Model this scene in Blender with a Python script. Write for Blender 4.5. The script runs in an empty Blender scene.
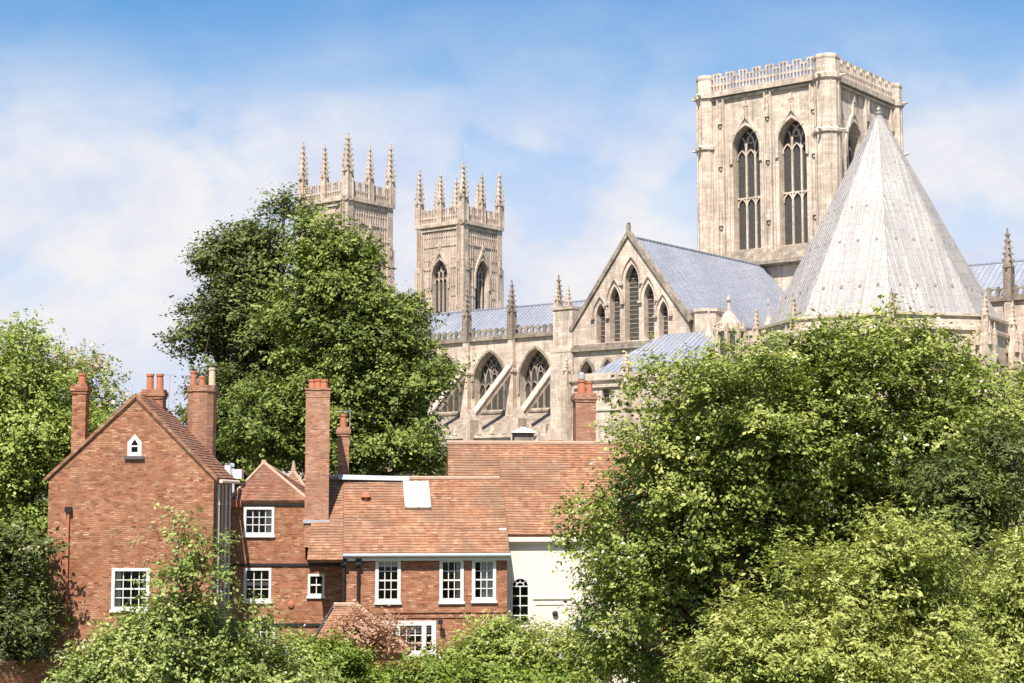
import bpy, math, random
import numpy as np
from mathutils import Vector
from mathutils.geometry import tessellate_polygon

R = math.radians
random.seed(7)
S = bpy.context.scene
COL = S.collection

# ------------------------------------------------------------------ camera
FPX, PITCH, CAMH = 1640.0, R(5.5), 8.2
cam = bpy.data.cameras.new('camera')
cam.sensor_width = 36.0
cam.lens = FPX / 1024.0 * 36.0
cam.clip_start, cam.clip_end = 0.5, 6000.0
cam_o = bpy.data.objects.new('camera', cam)
COL.objects.link(cam_o)
cam_o.location = (0, 0, CAMH)
cam_o.rotation_euler = (R(90) + PITCH, 0, 0)
S.camera = cam_o
S.render.resolution_x, S.render.resolution_y = 1024, 683

# ------------------------------------------------------------------ light
SUN_EL, SUN_AZ = R(55), R(193)          # azimuth clockwise from +Y
EXPOSURE = 1.02
sd = bpy.data.lights.new('sun', 'SUN')
sd.energy, sd.angle, sd.color = 4.5, R(0.5), (1.0, 0.945, 0.87)
sun = bpy.data.objects.new('sun', sd)
COL.objects.link(sun)
to_sun = Vector((math.sin(SUN_AZ) * math.cos(SUN_EL), math.cos(SUN_AZ) * math.cos(SUN_EL), math.sin(SUN_EL)))
sun.rotation_euler = to_sun.to_track_quat('Z', 'Y').to_euler()
sun.location = (-40, -60, 90)

W = bpy.data.worlds.new('World')
S.world = W
W.use_nodes = True
nt = W.node_tree
nt.nodes.clear()


def N(t, typ, **kw):
    n = t.nodes.new(typ)
    for k, v in kw.items():
        if k.startswith('i_'):
            n.inputs[k[2:].replace('_', ' ')].default_value = v
        else:
            setattr(n, k, v)
    return n


def M_(t, op, a, b=None, c=None, clamp=False):
    n = t.nodes.new('ShaderNodeMath')
    n.operation = op
    n.use_clamp = clamp
    for i, v in enumerate((a, b, c)):
        if v is None:
            continue
        if isinstance(v, (int, float)):
            n.inputs[i].default_value = v
        else:
            t.links.new(v, n.inputs[i])
    return n.outputs[0]


def ramp(t, fac, stops):
    n = t.nodes.new('ShaderNodeValToRGB')
    cr = n.color_ramp
    while len(cr.elements) < len(stops):
        cr.elements.new(0.5)
    for e, (p, c) in zip(cr.elements, stops):
        e.position = p
        e.color = (c if len(c) == 4 else (*c, 1)) if not isinstance(c, (int, float)) else (c, c, c, 1)
    t.links.new(fac, n.inputs[0])
    return n.outputs[0]


def mixc(t, fac, a, b, mode='MIX'):
    n = t.nodes.new('ShaderNodeMix')
    n.data_type = 'RGBA'
    n.blend_type = mode
    for sock, v in ((n.inputs['Factor'], fac), (n.inputs['A'], a), (n.inputs['B'], b)):
        pass
    f, a_, b_ = n.inputs[0], n.inputs[6], n.inputs[7]
    for sock, v in ((f, fac), (a_, a), (b_, b)):
        if isinstance(v, (int, float)):
            sock.default_value = v
        elif isinstance(v, tuple):
            sock.default_value = (*v, 1) if len(v) == 3 else v
        else:
            t.links.new(v, sock)
    return n.outputs[2]


sky = N(nt, 'ShaderNodeTexSky', sky_type='NISHITA', sun_disc=False, sun_elevation=SUN_EL, sun_rotation=SUN_AZ,
        air_density=1.0, dust_density=0.6, ozone_density=2.0)
tc = N(nt, 'ShaderNodeTexCoord')
sep = N(nt, 'ShaderNodeSeparateXYZ')
nt.links.new(tc.outputs['Generated'], sep.inputs[0])
z = sep.outputs[2]
# clouds: noise over the direction, laid flat like a deck seen from below
den = M_(nt, 'ADD', M_(nt, 'MAXIMUM', z, 0.0), 0.16)
cx_ = M_(nt, 'DIVIDE', sep.outputs[0], den)
cy_ = M_(nt, 'DIVIDE', sep.outputs[1], den)
comb = N(nt, 'ShaderNodeCombineXYZ')
nt.links.new(cx_, comb.inputs[0])
nt.links.new(cy_, comb.inputs[1])
n1 = N(nt, 'ShaderNodeTexNoise', i_Scale=1.7, i_Detail=7.0, i_Roughness=0.55, i_Distortion=0.25)
mp = N(nt, 'ShaderNodeMapping')
mp.inputs['Location'].default_value = (3.1, 1.3, 0)
mp.inputs['Rotation'].default_value = (0, 0, R(20))
nt.links.new(comb.outputs[0], mp.inputs[0])
nt.links.new(mp.outputs[0], n1.inputs['Vector'])
n2 = N(nt, 'ShaderNodeTexNoise', i_Scale=9.5, i_Detail=9.0, i_Roughness=0.52, i_Distortion=0.25)
mp2 = N(nt, 'ShaderNodeMapping')
mp2.inputs['Location'].default_value = (3.7, 2.6, 5.5)
mp2.inputs['Scale'].default_value = (1.0, 1.0, 1.5)
nt.links.new(tc.outputs['Generated'], mp2.inputs[0])
nt.links.new(mp2.outputs[0], n2.inputs['Vector'])
wisps = ramp(nt, n1.outputs[0], [(0.42, 0.0), (0.72, 1.0)])
puffs = ramp(nt, n2.outputs[0], [(0.44, 0.0), (0.50, 0.55), (0.60, 1.0)])
low = ramp(nt, z, [(0.05, 0.9), (0.14, 0.76), (0.20, 0.58), (0.25, 0.24), (0.30, 0.0)])        # white towards the horizon
pband = ramp(nt, z, [(0.08, 0.7), (0.215, 1.0), (0.25, 0.35), (0.285, 0.0)])
mask = M_(nt, 'ADD', low, M_(nt, 'MULTIPLY', wisps, 0.24))
mask = M_(nt, 'ADD', mask, M_(nt, 'MULTIPLY', M_(nt, 'MULTIPLY', puffs, pband), 0.42), clamp=True)
hs = N(nt, 'ShaderNodeHueSaturation', i_Saturation=1.36, i_Value=1.0)
hs.inputs['Hue'].default_value = 0.497
nt.links.new(sky.outputs[0], hs.inputs['Color'])
bg1 = N(nt, 'ShaderNodeBackground', i_Strength=0.080)
nt.links.new(hs.outputs[0], bg1.inputs[0])
bg2 = N(nt, 'ShaderNodeBackground', i_Strength=0.45)
n3 = N(nt, 'ShaderNodeTexNoise', i_Scale=13.0, i_Detail=7.0, i_Roughness=0.55, i_Distortion=0.3)
nt.links.new(mp2.outputs[0], n3.inputs['Vector'])
nt.links.new(ramp(nt, n3.outputs[0], [(0.36, (0.74, 0.81, 1.0)), (0.5, (0.87, 0.90, 1.0)), (0.64, (1.0, 0.985, 1.0))]), bg2.inputs[0])
mxs = N(nt, 'ShaderNodeMixShader')
nt.links.new(mask, mxs.inputs[0])
nt.links.new(bg1.outputs[0], mxs.inputs[1])
nt.links.new(bg2.outputs[0], mxs.inputs[2])
wo = N(nt, 'ShaderNodeOutputWorld')
nt.links.new(mxs.outputs[0], wo.inputs[0])

S.view_settings.view_transform = 'Standard'
S.view_settings.look = 'None'
S.view_settings.gamma = 1.0
S.view_settings.exposure = EXPOSURE
S.view_settings.use_curve_mapping = False
S.cycles.max_bounces = 6
S.cycles.transparent_max_bounces = 8
S.cycles.sample_clamp_indirect = 4.0


# ------------------------------------------------------------------ materials
def mat(name):
    m = bpy.data.materials.new(name)
    m.use_nodes = True
    t = m.node_tree
    b = t.nodes['Principled BSDF']
    b.inputs['Specular IOR Level'].default_value = 0.25
    return m, t, b


def bump(t, b, h, strength, dist=0.05):
    n = N(t, 'ShaderNodeBump', i_Strength=strength, i_Distance=dist)
    t.links.new(h, n.inputs['Height'])
    t.links.new(n.outputs[0], b.inputs['Normal'])


def noise(t, vec, scale, detail=4.0, rough=0.55, sc=None):
    if sc:
        mp = N(t, 'ShaderNodeMapping')
        mp.inputs['Scale'].default_value = sc
        t.links.new(vec, mp.inputs[0])
        vec = mp.outputs[0]
    n = N(t, 'ShaderNodeTexNoise', i_Scale=scale, i_Detail=detail, i_Roughness=rough)
    t.links.new(vec, n.inputs['Vector'])
    return n.outputs[0]


def plain(name, col, rough=0.7, var=0.15, scale=3.0, spec=0.25, metal=0.0):
    m, t, b = mat(name)
    tc = N(t, 'ShaderNodeTexCoord')
    f = noise(t, tc.outputs['Object'], scale)
    c = mixc(t, f, tuple(x * (1 - var) for x in col), tuple(min(1, x * (1 + var)) for x in col))
    t.links.new(c, b.inputs['Base Color'])
    b.inputs['Roughness'].default_value = rough
    b.inputs['Specular IOR Level'].default_value = spec
    b.inputs['Metallic'].default_value = metal
    return m


def stone(name, light, dark, grime, block=(1.0, 0.42), soot=(0.5, 0.68), rust=0.0):
    m, t, b = mat(name)
    tc = N(t, 'ShaderNodeTexCoord')
    o = tc.outputs['Object']
    uv = tc.outputs['UV']
    br = N(t, 'ShaderNodeTexBrick', offset=0.5)
    br.inputs['Scale'].default_value = 1.0
    br.inputs['Brick Width'].default_value = block[0]
    br.inputs['Row Height'].default_value = block[1]
    br.inputs['Mortar Size'].default_value = 0.025
    br.inputs['Mortar Smooth'].default_value = 0.4
    br.inputs['Color1'].default_value = (0, 0, 0, 1)
    br.inputs['Color2'].default_value = (1, 1, 1, 1)
    br.inputs['Mortar'].default_value = (0.3, 0.3, 0.3, 1)
    t.links.new(uv, br.inputs[0])
    big = noise(t, o, 0.16, 5)
    base = mixc(t, ramp(t, big, [(0.35, 0.0), (0.65, 1.0)]), light, dark)
    tone = mixc(t, 0.16, base, br.outputs['Color'], 'OVERLAY')
    streak = noise(t, o, 1.0, 6, 0.65, (1.3, 1.3, 0.10))
    patch = noise(t, o, 0.55, 6, 0.7)
    g = ramp(t, M_(t, 'MULTIPLY_ADD', streak, 0.6, M_(t, 'MULTIPLY', patch, 0.45)), [(soot[0], 0.0), (soot[1], 1.0)])
    c = mixc(t, M_(t, 'MULTIPLY', g, 0.72), tone, grime)
    s2 = noise(t, o, 1.0, 8, 0.78, (2.6, 2.6, 0.07))
    c = mixc(t, ramp(t, s2, [(0.55, 0.0), (0.66, 0.62)]), c, grime)
    if rust:
        rr = ramp(t, noise(t, o, 0.9, 5, 0.7, (1, 1, 0.5)), [(0.58, 0.0), (0.72, rust)])
        c = mixc(t, rr, c, (0.46, 0.20, 0.09))
    fine = noise(t, o, 5.0, 4, 0.7)
    c = mixc(t, 0.35, c, ramp(t, fine, [(0.3, 0.25), (0.7, 0.75)]), 'OVERLAY')
    t.links.new(c, b.inputs['Base Color'])
    b.inputs['Roughness'].default_value = 0.9
    b.inputs['Specular IOR Level'].default_value = 0.12
    bump(t, b, M_(t, 'ADD', fine, M_(t, 'MULTIPLY', br.outputs['Fac'], -0.5)), 0.5, 0.06)
    return m


def brick(name, c1, c2, mortar, w=0.25, h=0.085, patchc=(0.32, 0.16, 0.10), dark=(0.10, 0.035, 0.02)):
    m, t, b = mat(name)
    tc = N(t, 'ShaderNodeTexCoord')
    uv, o = tc.outputs['UV'], tc.outputs['Object']
    wob = noise(t, o, 0.7, 2)
    mpv = N(t, 'ShaderNodeVectorMath', operation='ADD')
    cb = N(t, 'ShaderNodeCombineXYZ')
    t.links.new(M_(t, 'MULTIPLY', wob, 0.09), cb.inputs[1])
    t.links.new(uv, mpv.inputs[0])
    t.links.new(cb.outputs[0], mpv.inputs[1])
    br = N(t, 'ShaderNodeTexBrick', offset=0.5)
    br.inputs['Scale'].default_value = 1.0
    br.inputs['Brick Width'].default_value = w
    br.inputs['Row Height'].default_value = h
    br.inputs['Mortar Size'].default_value = 0.0125
    br.inputs['Mortar Smooth'].default_value = 0.3
    br.inputs['Bias'].default_value = 0.0
    br.inputs['Color1'].default_value = (0, 0, 0, 1)
    br.inputs['Color2'].default_value = (1, 1, 1, 1)
    br.inputs['Mortar'].default_value = (0.5, 0.5, 0.5, 1)
    t.links.new(mpv.outputs[0], br.inputs[0])
    rnd = br.outputs['Color']
    col = ramp(t, rnd, [(0.0, dark), (0.16, tuple(x * 0.72 for x in c1)), (0.4, c1), (0.66, c2), (0.88, c1), (0.965, patchc), (1.0, patchc)])
    big = noise(t, o, 1.1, 7, 0.75)
    col = mixc(t, ramp(t, big, [(0.42, 0.0), (0.7, 0.5)]), col, patchc)
    mid = noise(t, o, 3.2, 5, 0.75, (0.7, 0.7, 1.4))
    col = mixc(t, ramp(t, mid, [(0.51, 0.0), (0.62, 0.7)]), col, patchc)
    col = mixc(t, ramp(t, mid, [(0.36, 0.8), (0.45, 0.0)]), col, dark)
    wide = noise(t, o, 0.3, 4, 0.6, (1, 1, 1.3))
    col = mixc(t, ramp(t, wide, [(0.45, 0.0), (0.62, 0.5)]), col, tuple(x * 0.62 for x in c1))
    st = noise(t, o, 1.0, 6, 0.7, (1.6, 1.6, 0.35))
    col = mixc(t, ramp(t, st, [(0.55, 0.0), (0.78, 0.75)]), col, dark)
    mort = mixc(t, noise(t, o, 1.1, 4), mortar, tuple(x * 0.45 for x in mortar))
    col = mixc(t, br.outputs['Fac'], col, mort)
    t.links.new(col, b.inputs['Base Color'])
    b.inputs['Roughness'].default_value = 0.88
    b.inputs['Specular IOR Level'].default_value = 0.12
    bump(t, b, M_(t, 'SUBTRACT', M_(t, 'MULTIPLY', noise(t, o, 9, 3), 0.6), br.outputs['Fac']), 0.6, 0.02)
    return m


def tiles(name, c1, c2, c3, w=0.22, h=0.17):
    m, t, b = mat(name)
    tc = N(t, 'ShaderNodeTexCoord')
    uv, o = tc.outputs['UV'], tc.outputs['Object']
    br = N(t, 'ShaderNodeTexBrick', offset=0.5)
    br.inputs['Scale'].default_value = 1.0
    br.inputs['Brick Width'].default_value = w
    br.inputs['Row Height'].default_value = h
    br.inputs['Mortar Size'].default_value = 0.007
    br.inputs['Color1'].default_value = (0, 0, 0, 1)
    br.inputs['Color2'].default_value = (1, 1, 1, 1)
    br.inputs['Mortar'].default_value = (0.1, 0.1, 0.1, 1)
    t.links.new(uv, br.inputs[0])
    col = ramp(t, br.outputs['Color'], [(0.0, tuple(x * 0.7 for x in c1)), (0.2, c1), (0.75, c2), (1.0, c3)])
    big = noise(t, o, 0.5, 6, 0.7)
    col = mixc(t, ramp(t, big, [(0.44, 0.0), (0.60, 0.72)]), col, (0.20, 0.135, 0.09))
    strk = noise(t, o, 1.0, 5, 0.7, (1.6, 0.35, 0.35))
    col = mixc(t, ramp(t, strk, [(0.56, 0.0), (0.78, 0.6)]), col, (0.20, 0.085, 0.05))
    hs = noise(t, uv, 1.0, 3, 0.6, (0.5, 6.5, 1))
    col = mixc(t, ramp(t, hs, [(0.42, 0.0), (0.62, 0.6)]), col, (0.17, 0.075, 0.045))
    lich = noise(t, o, 4.5, 5, 0.75)
    col = mixc(t, ramp(t, lich, [(0.58, 0.0), (0.72, 0.6)]), col, (0.33, 0.29, 0.22))
    t.links.new(col, b.inputs['Base Color'])
    b.inputs['Roughness'].default_value = 0.85
    b.inputs['Specular IOR Level'].default_value = 0.15
    bump(t, b, noise(t, o, 7, 3), 0.4, 0.03)
    return m


def lead(name, col, col2, pw=0.75, ph=2.4, rough=0.5, seam=0.06, metal=0.0):
    m, t, b = mat(name)
    tc = N(t, 'ShaderNodeTexCoord')
    uv, o = tc.outputs['UV'], tc.outputs['Object']
    rot = N(t, 'ShaderNodeMapping')
    rot.inputs['Rotation'].default_value = (0, 0, R(90))
    t.links.new(uv, rot.inputs[0])
    br = N(t, 'ShaderNodeTexBrick', offset=0.37)
    br.inputs['Scale'].default_value = 1.0
    br.inputs['Brick Width'].default_value = ph
    br.inputs['Row Height'].default_value = pw
    br.inputs['Mortar Size'].default_value = seam
    br.inputs['Mortar Smooth'].default_value = 0.5
    br.inputs['Color1'].default_value = (0, 0, 0, 1)
    br.inputs['Color2'].default_value = (1, 1, 1, 1)
    br.inputs['Mortar'].default_value = (0.5, 0.5, 0.5, 1)
    t.links.new(rot.outputs[0], br.inputs[0])
    c = mixc(t, M_(t, 'MULTIPLY', br.outputs['Color'], 0.8), col, col2)
    big = noise(t, o, 0.12, 5, 0.6)
    c = mixc(t, ramp(t, big, [(0.42, 0.0), (0.7, 0.6)]), c, tuple(x * 0.72 for x in col))
    run = noise(t, uv, 1.0, 5, 0.7, (1.5, 0.09, 1))
    c = mixc(t, ramp(t, run, [(0.40, 0.0), (0.66, 0.55)]), c, tuple(x * y for x, y in zip(col, (0.66, 0.70, 0.80))))
    fine = noise(t, o, 2.2, 5, 0.7)
    c = mixc(t, 0.3, c, ramp(t, fine, [(0.3, 0.3), (0.7, 0.7)]), 'OVERLAY')
    c = mixc(t, M_(t, 'MULTIPLY', br.outputs['Fac'], 0.45), c, tuple(x * 0.5 for x in col))
    t.links.new(c, b.inputs['Base Color'])
    b.inputs['Roughness'].default_value = rough
    b.inputs['Specular IOR Level'].default_value = 0.5
    b.inputs['Metallic'].default_value = metal
    bump(t, b, M_(t, 'ADD', M_(t, 'MULTIPLY', fine, 0.2), br.outputs['Fac']), 0.4, 0.05)
    return m


def leafmat(name, c1, c2, c3, trans=0.35):
    m = bpy.data.materials.new(name)
    m.use_nodes = True
    t = m.node_tree
    t.nodes.clear()
    at = N(t, 'ShaderNodeAttribute', attribute_name='tint')
    col = ramp(t, at.outputs['Fac'], [(0.0, c1), (0.5, c2), (1.0, c3)])
    d = N(t, 'ShaderNodeBsdfPrincipled')
    d.inputs['Roughness'].default_value = 0.55
    d.inputs['Specular IOR Level'].default_value = 0.25
    t.links.new(col, d.inputs['Base Color'])
    tr = N(t, 'ShaderNodeBsdfTranslucent')
    tcol = mixc(t, 1.0, col, (1.35, 1.3, 0.55), 'MULTIPLY')
    t.links.new(tcol, tr.inputs[0])
    mx = N(t, 'ShaderNodeMixShader')
    mx.inputs[0].default_value = trans
    t.links.new(d.outputs[0], mx.inputs[1])
    t.links.new(tr.outputs[0], mx.inputs[2])
    out = N(t, 'ShaderNodeOutputMaterial')
    t.links.new(mx.outputs[0], out.inputs[0])
    return m


STONE = stone('pale_limestone', (0.62, 0.505, 0.405), (0.51, 0.405, 0.32), (0.13, 0.105, 0.08), soot=(0.50, 0.72), rust=0.3)
STONE_T = stone('tower_limestone', (0.64, 0.53, 0.43), (0.53, 0.43, 0.34), (0.15, 0.125, 0.095), soot=(0.50, 0.72), rust=0.2)
STONE_W = stone('weathered_limestone', (0.60, 0.485, 0.385), (0.48, 0.38, 0.30), (0.16, 0.13, 0.105), soot=(0.50, 0.70), rust=0.15)
STONE_D = stone('dark_weathered_stone', (0.38, 0.31, 0.24), (0.29, 0.235, 0.18), (0.10, 0.085, 0.07), soot=(0.45, 0.64))
LEAD = lead('grey_lead', (0.36, 0.37, 0.41), (0.44, 0.45, 0.49), 0.8, 2.6, 0.45, metal=0.35)
LEAD_C = lead('pale_lead', (0.37, 0.335, 0.305), (0.50, 0.455, 0.41), 0.72, 2.6, 0.52, 0.06, metal=0.32)
DGLASS = plain('dark_leaded_glass', (0.06, 0.056, 0.048), 0.35, 0.5, 2.0, 0.5)
BRICK = brick('red_brick', (0.31, 0.105, 0.05), (0.41, 0.155, 0.075), (0.36, 0.20, 0.125), patchc=(0.54, 0.32, 0.20), dark=(0.12, 0.04, 0.022))
BRICK_P = brick('warm_orange_brick', (0.38, 0.155, 0.09), (0.46, 0.20, 0.12), (0.44, 0.29, 0.20), patchc=(0.50, 0.30, 0.20), dark=(0.19, 0.07, 0.042))
TILE = tiles('clay_tiles', (0.31, 0.145, 0.078), (0.41, 0.21, 0.118), (0.46, 0.285, 0.18))
TILE_D = tiles('dark_clay_tiles', (0.25, 0.11, 0.07), (0.34, 0.165, 0.105), (0.40, 0.25, 0.17))
WHITE = plain('white_paint', (0.66, 0.635, 0.585), 0.5, 0.04)
RENDER = plain('cream_render', (0.72, 0.615, 0.51), 0.85, 0.12, 0.7)
rt = RENDER.node_tree
rb_ = rt.nodes['Principled BSDF']
rtc = N(rt, 'ShaderNodeTexCoord')
src = rb_.inputs['Base Color'].links[0].from_socket
rs = noise(rt, rtc.outputs['Object'], 1.0, 7, 0.7, (2.2, 2.2, 0.22))
rt.links.new(mixc(rt, ramp(rt, rs, [(0.50, 0.0), (0.72, 0.45)]), src, (0.40, 0.33, 0.25)), rb_.inputs['Base Color'])
RIDGE = plain('pale_mortar', (0.42, 0.27, 0.19), 0.9, 0.3, 3.0)
CLAY = plain('clay_pot', (0.42, 0.155, 0.085), 0.8, 0.25, 2.0)
PALEPOT = plain('buff_pot', (0.58, 0.42, 0.31), 0.8, 0.2, 2.0)
IRON = plain('black_iron', (0.022, 0.022, 0.024), 0.5, 0.2)
GREYLEAD = plain('lead_flashing', (0.36, 0.37, 0.39), 0.5, 0.2, 2.0)
SLATE = plain('slate_sill', (0.10, 0.09, 0.085), 0.7, 0.2)
PALEGL = plain('weathered_panel', (0.50, 0.47, 0.43), 0.4, 0.12, 2.0)
VENTG = plain('dull_vent_lead', (0.23, 0.22, 0.215), 0.7, 0.2)
CURT = plain('net_curtain', (0.72, 0.68, 0.60), 0.9, 0.15, 5.0)
ROOM = plain('dim_room', (0.06, 0.05, 0.045), 0.9, 0.3)
BARK = plain('bark', (0.075, 0.055, 0.04), 0.9, 0.4, 4.0, 0.1)
GLASS, gt, gb = mat('window_glass')
gt.nodes.clear()
g1 = N(gt, 'ShaderNodeBsdfTransparent')
g2 = N(gt, 'ShaderNodeBsdfGlossy', i_Roughness=0.03)
gm = N(gt, 'ShaderNodeMixShader')
fr = N(gt, 'ShaderNodeFresnel', i_IOR=1.5)
gt.links.new(fr.outputs[0], gm.inputs[0])
gt.links.new(g1.outputs[0], gm.inputs[1])
gt.links.new(g2.outputs[0], gm.inputs[2])
go = N(gt, 'ShaderNodeOutputMaterial')
gt.links.new(gm.outputs[0], go.inputs[0])


# ------------------------------------------------------------------ mesh helpers
class F:
    """Vertical plane: origin o, horizontal direction s, outward normal n."""
    def __init__(self, o, s, n):
        self.o, self.s, self.n = Vector(o), Vector(s), Vector(n)

    def __call__(self, a, z, d=0.0):
        return self.o + self.s * a + self.n * d + Vector((0, 0, z))


class MB:
    def __init__(self):
        self.v, self.f, self.m = [], [], []

    def add(self, pts, faces, m=0):
        b = len(self.v)
        self.v.extend([tuple(p) for p in pts])
        for f in faces:
            self.f.append([b + i for i in f])
            self.m.append(m)

    def quad(self, a, b, c, d, m=0):
        self.add([a, b, c, d], [(0, 1, 2, 3)], m)

    def box(self, x0, x1, y0, y1, z0, z1, m=0):
        p = [(x, y, z) for z in (z0, z1) for y in (y0, y1) for x in (x0, x1)]
        self.add(p, [(0, 2, 3, 1), (4, 5, 7, 6), (0, 1, 5, 4), (2, 6, 7, 3), (0, 4, 6, 2), (1, 3, 7, 5)], m)

    def fbox(self, fr, a0, a1, z0, z1, d0, d1, m=0):
        p = [fr(a, z, d) for z in (z0, z1) for d in (d1, d0) for a in (a0, a1)]
        self.add(p, [(0, 2, 3, 1), (4, 5, 7, 6), (0, 1, 5, 4), (2, 6, 7, 3), (0, 4, 6, 2), (1, 3, 7, 5)], m)

    def hexa(self, lo, hi, m=0):
        """lo: 4 bottom points, hi: 4 top points (same order, ccw from above)."""
        self.add(list(lo) + list(hi), [(3, 2, 1, 0), (4, 5, 6, 7), (0, 1, 5, 4), (1, 2, 6, 5), (2, 3, 7, 6), (3, 0, 4, 7)], m)

    def lathe(self, prof, c, n=8, m=0, rot=0.0, cap=True):
        pts, faces = [], []
        for r, z in prof:
            for k in range(n):
                a = rot + 2 * math.pi * k / n
                pts.append((c[0] + r * math.cos(a), c[1] + r * math.sin(a), z))
        for i in range(len(prof) - 1):
            for k in range(n):
                k2 = (k + 1) % n
                faces.append((i * n + k, i * n + k2, (i + 1) * n + k2, (i + 1) * n + k))
        if cap:
            faces.append(tuple(range((len(prof) - 1) * n, len(prof) * n)))
        self.add(pts, faces, m)

    def tube(self, pts, rad, n=6, m=0):
        pts = [Vector(p) for p in pts]
        out, faces = [], []
        for i, p in enumerate(pts):
            d = (pts[min(i + 1, len(pts) - 1)] - pts[max(i - 1, 0)])
            d = d.normalized() if d.length > 1e-6 else Vector((0, 0, 1))
            u = d.cross(Vector((0.13, 0.99, 0.05)) if abs(d.y) < 0.9 else Vector((1, 0, 0))).normalized()
            w = d.cross(u)
            r = rad[i] if isinstance(rad, (list, tuple)) else rad
            for k in range(n):
                a = 2 * math.pi * k / n
                out.append(p + u * (r * math.cos(a)) + w * (r * math.sin(a)))
        for i in range(len(pts) - 1):
            for k in range(n):
                k2 = (k + 1) % n
                faces.append((i * n + k, i * n + k2, (i + 1) * n + k2, (i + 1) * n + k))
        faces.append(tuple(range(n - 1, -1, -1)))
        faces.append(tuple(range((len(pts) - 1) * n, len(pts) * n)))
        self.add(out, faces, m)

    def panel(self, fr, outer, holes=(), depth=0.3, d=0.0, back=False, rim=False, m=0, mr=None):
        """Flat sheet with openings; reveals run `depth` inward; optional back sheet and rim."""
        mr = m if mr is None else mr
        polys = [[Vector((a, z, 0)) for a, z in outer]] + [[Vector((a, z, 0)) for a, z in h] for h in holes]
        flat = [p for pl in polys for p in pl]
        tris = tessellate_polygon(polys)
        fpts = [fr(p.x, p.y, d) for p in flat]
        up = []
        for t in tris:
            a, b, c = (fpts[i] for i in t)
            up.append(t if (b - a).cross(c - a).dot(fr.n) > 0 else (t[0], t[2], t[1]))
        self.add(fpts, up, m)
        if back:
            self.add([fr(p.x, p.y, d - depth) for p in flat], [(t[0], t[2], t[1]) for t in up], m)
        for i, pl in enumerate(polys):
            if i == 0 and not rim:
                continue
            n = len(pl)
            pts = [fr(p.x, p.y, d) for p in pl] + [fr(p.x, p.y, d - depth) for p in pl]
            self.add(pts, [(k, (k + 1) % n, n + (k + 1) % n, n + k) for k in range(n)], mr if i else m)

    def rib(self, fr, pts, w, d0, d1, m=0, closed=False):
        """Moulding of width w along a polyline in the plane of fr, from depth d0 out to d1."""
        n = len(pts)
        L, Rr = [], []
        for i in range(n):
            a = pts[i - 1] if (i > 0 or closed) else pts[i]
            b = pts[(i + 1) % n] if (i < n - 1 or closed) else pts[i]
            dx, dz = b[0] - a[0], b[1] - a[1]
            l = math.hypot(dx, dz) or 1
            nx, nz = -dz / l * w / 2, dx / l * w / 2
            L.append((pts[i][0] + nx, pts[i][1] + nz))
            Rr.append((pts[i][0] - nx, pts[i][1] - nz))
        v = []
        for i in range(n):
            v += [fr(*L[i], d1), fr(*Rr[i], d1), fr(*L[i], d0), fr(*Rr[i], d0)]
        fs = []
        for i in range(n if closed else n - 1):
            a, b = i * 4, ((i + 1) % n) * 4
            fs += [(a + 1, b + 1, b, a), (a, b, b + 2, a + 2), (a + 3, b + 3, b + 1, a + 1)]
        if not closed:
            fs += [(0, 2, 3, 1), ((n - 1) * 4, (n - 1) * 4 + 1, (n - 1) * 4 + 3, (n - 1) * 4 + 2)]
        self.add(v, fs, m)

    def build(self, name, mats, parent=None):
        me = bpy.data.meshes.new(name)
        me.from_pydata(self.v, [], self.f)
        if not isinstance(mats, (list, tuple)):
            mats = [mats]
        for mm in mats:
            me.materials.append(mm)
        me.polygons.foreach_set('material_index', self.m)
        me.update()
        uvl = me.uv_layers.new(name='UVMap')
        uv = np.zeros(len(me.loops) * 2, dtype=np.float32)
        zax = Vector((0, 0, 1))
        for p in me.polygons:
            n = p.normal
            h = zax.cross(n)
            h = h.normalized() if h.length > 1e-3 else Vector((1, 0, 0))
            t = n.cross(h)
            for li in p.loop_indices:
                co = me.vertices[me.loops[li].vertex_index].co
                uv[2 * li] = co.dot(h)
                uv[2 * li + 1] = co.dot(t)
        uvl.data.foreach_set('uv', uv)
        o = bpy.data.objects.new(name, me)
        COL.objects.link(o)
        if parent:
            o.parent = parent
        return o


def thing(name, label, cat, loc=(0, 0, 0), rz=0.0, group=None):
    o = bpy.data.objects.new(name, None)
    o.empty_display_size = 0.5
    COL.objects.link(o)
    o.location, o.rotation_euler = loc, (0, 0, rz)
    o['label'], o['category'] = label, cat
    if group:
        o['group'] = group
    return o


def pt(px, py, D):
    """World point at depth D whose image is (px, py): used once to read sizes off the photograph in metres."""
    x, y = (px - 512) / FPX, (341.5 - py) / FPX
    dy, dz = math.cos(PITCH) - y * math.sin(PITCH), math.sin(PITCH) + y * math.cos(PITCH)
    return Vector((x * D / dy, D, CAMH + dz * D / dy))


def arch(cx, z0, zs, hw, h, n=9):
    """Closed outline of a pointed opening, counter-clockwise from bottom left."""
    Rr = (hw * hw + h * h) / (2 * hw)
    pts = [(cx - hw, z0), (cx + hw, z0)]
    for i in range(n + 1):                                # right arc up
        t = i / n * math.atan2(h, Rr - hw)
        pts.append((cx - (Rr - hw) + Rr * math.cos(t), zs + Rr * math.sin(t)))
    for i in range(n - 1, -1, -1):
        t = i / n * math.atan2(h, Rr - hw)
        pts.append((cx + (Rr - hw) - Rr * math.cos(t), zs + Rr * math.sin(t)))
    return pts


def archcurve(cx, zs, hw, h, n=8):
    o = arch(cx, zs, zs, hw, h, n)[2:]
    return o


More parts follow.
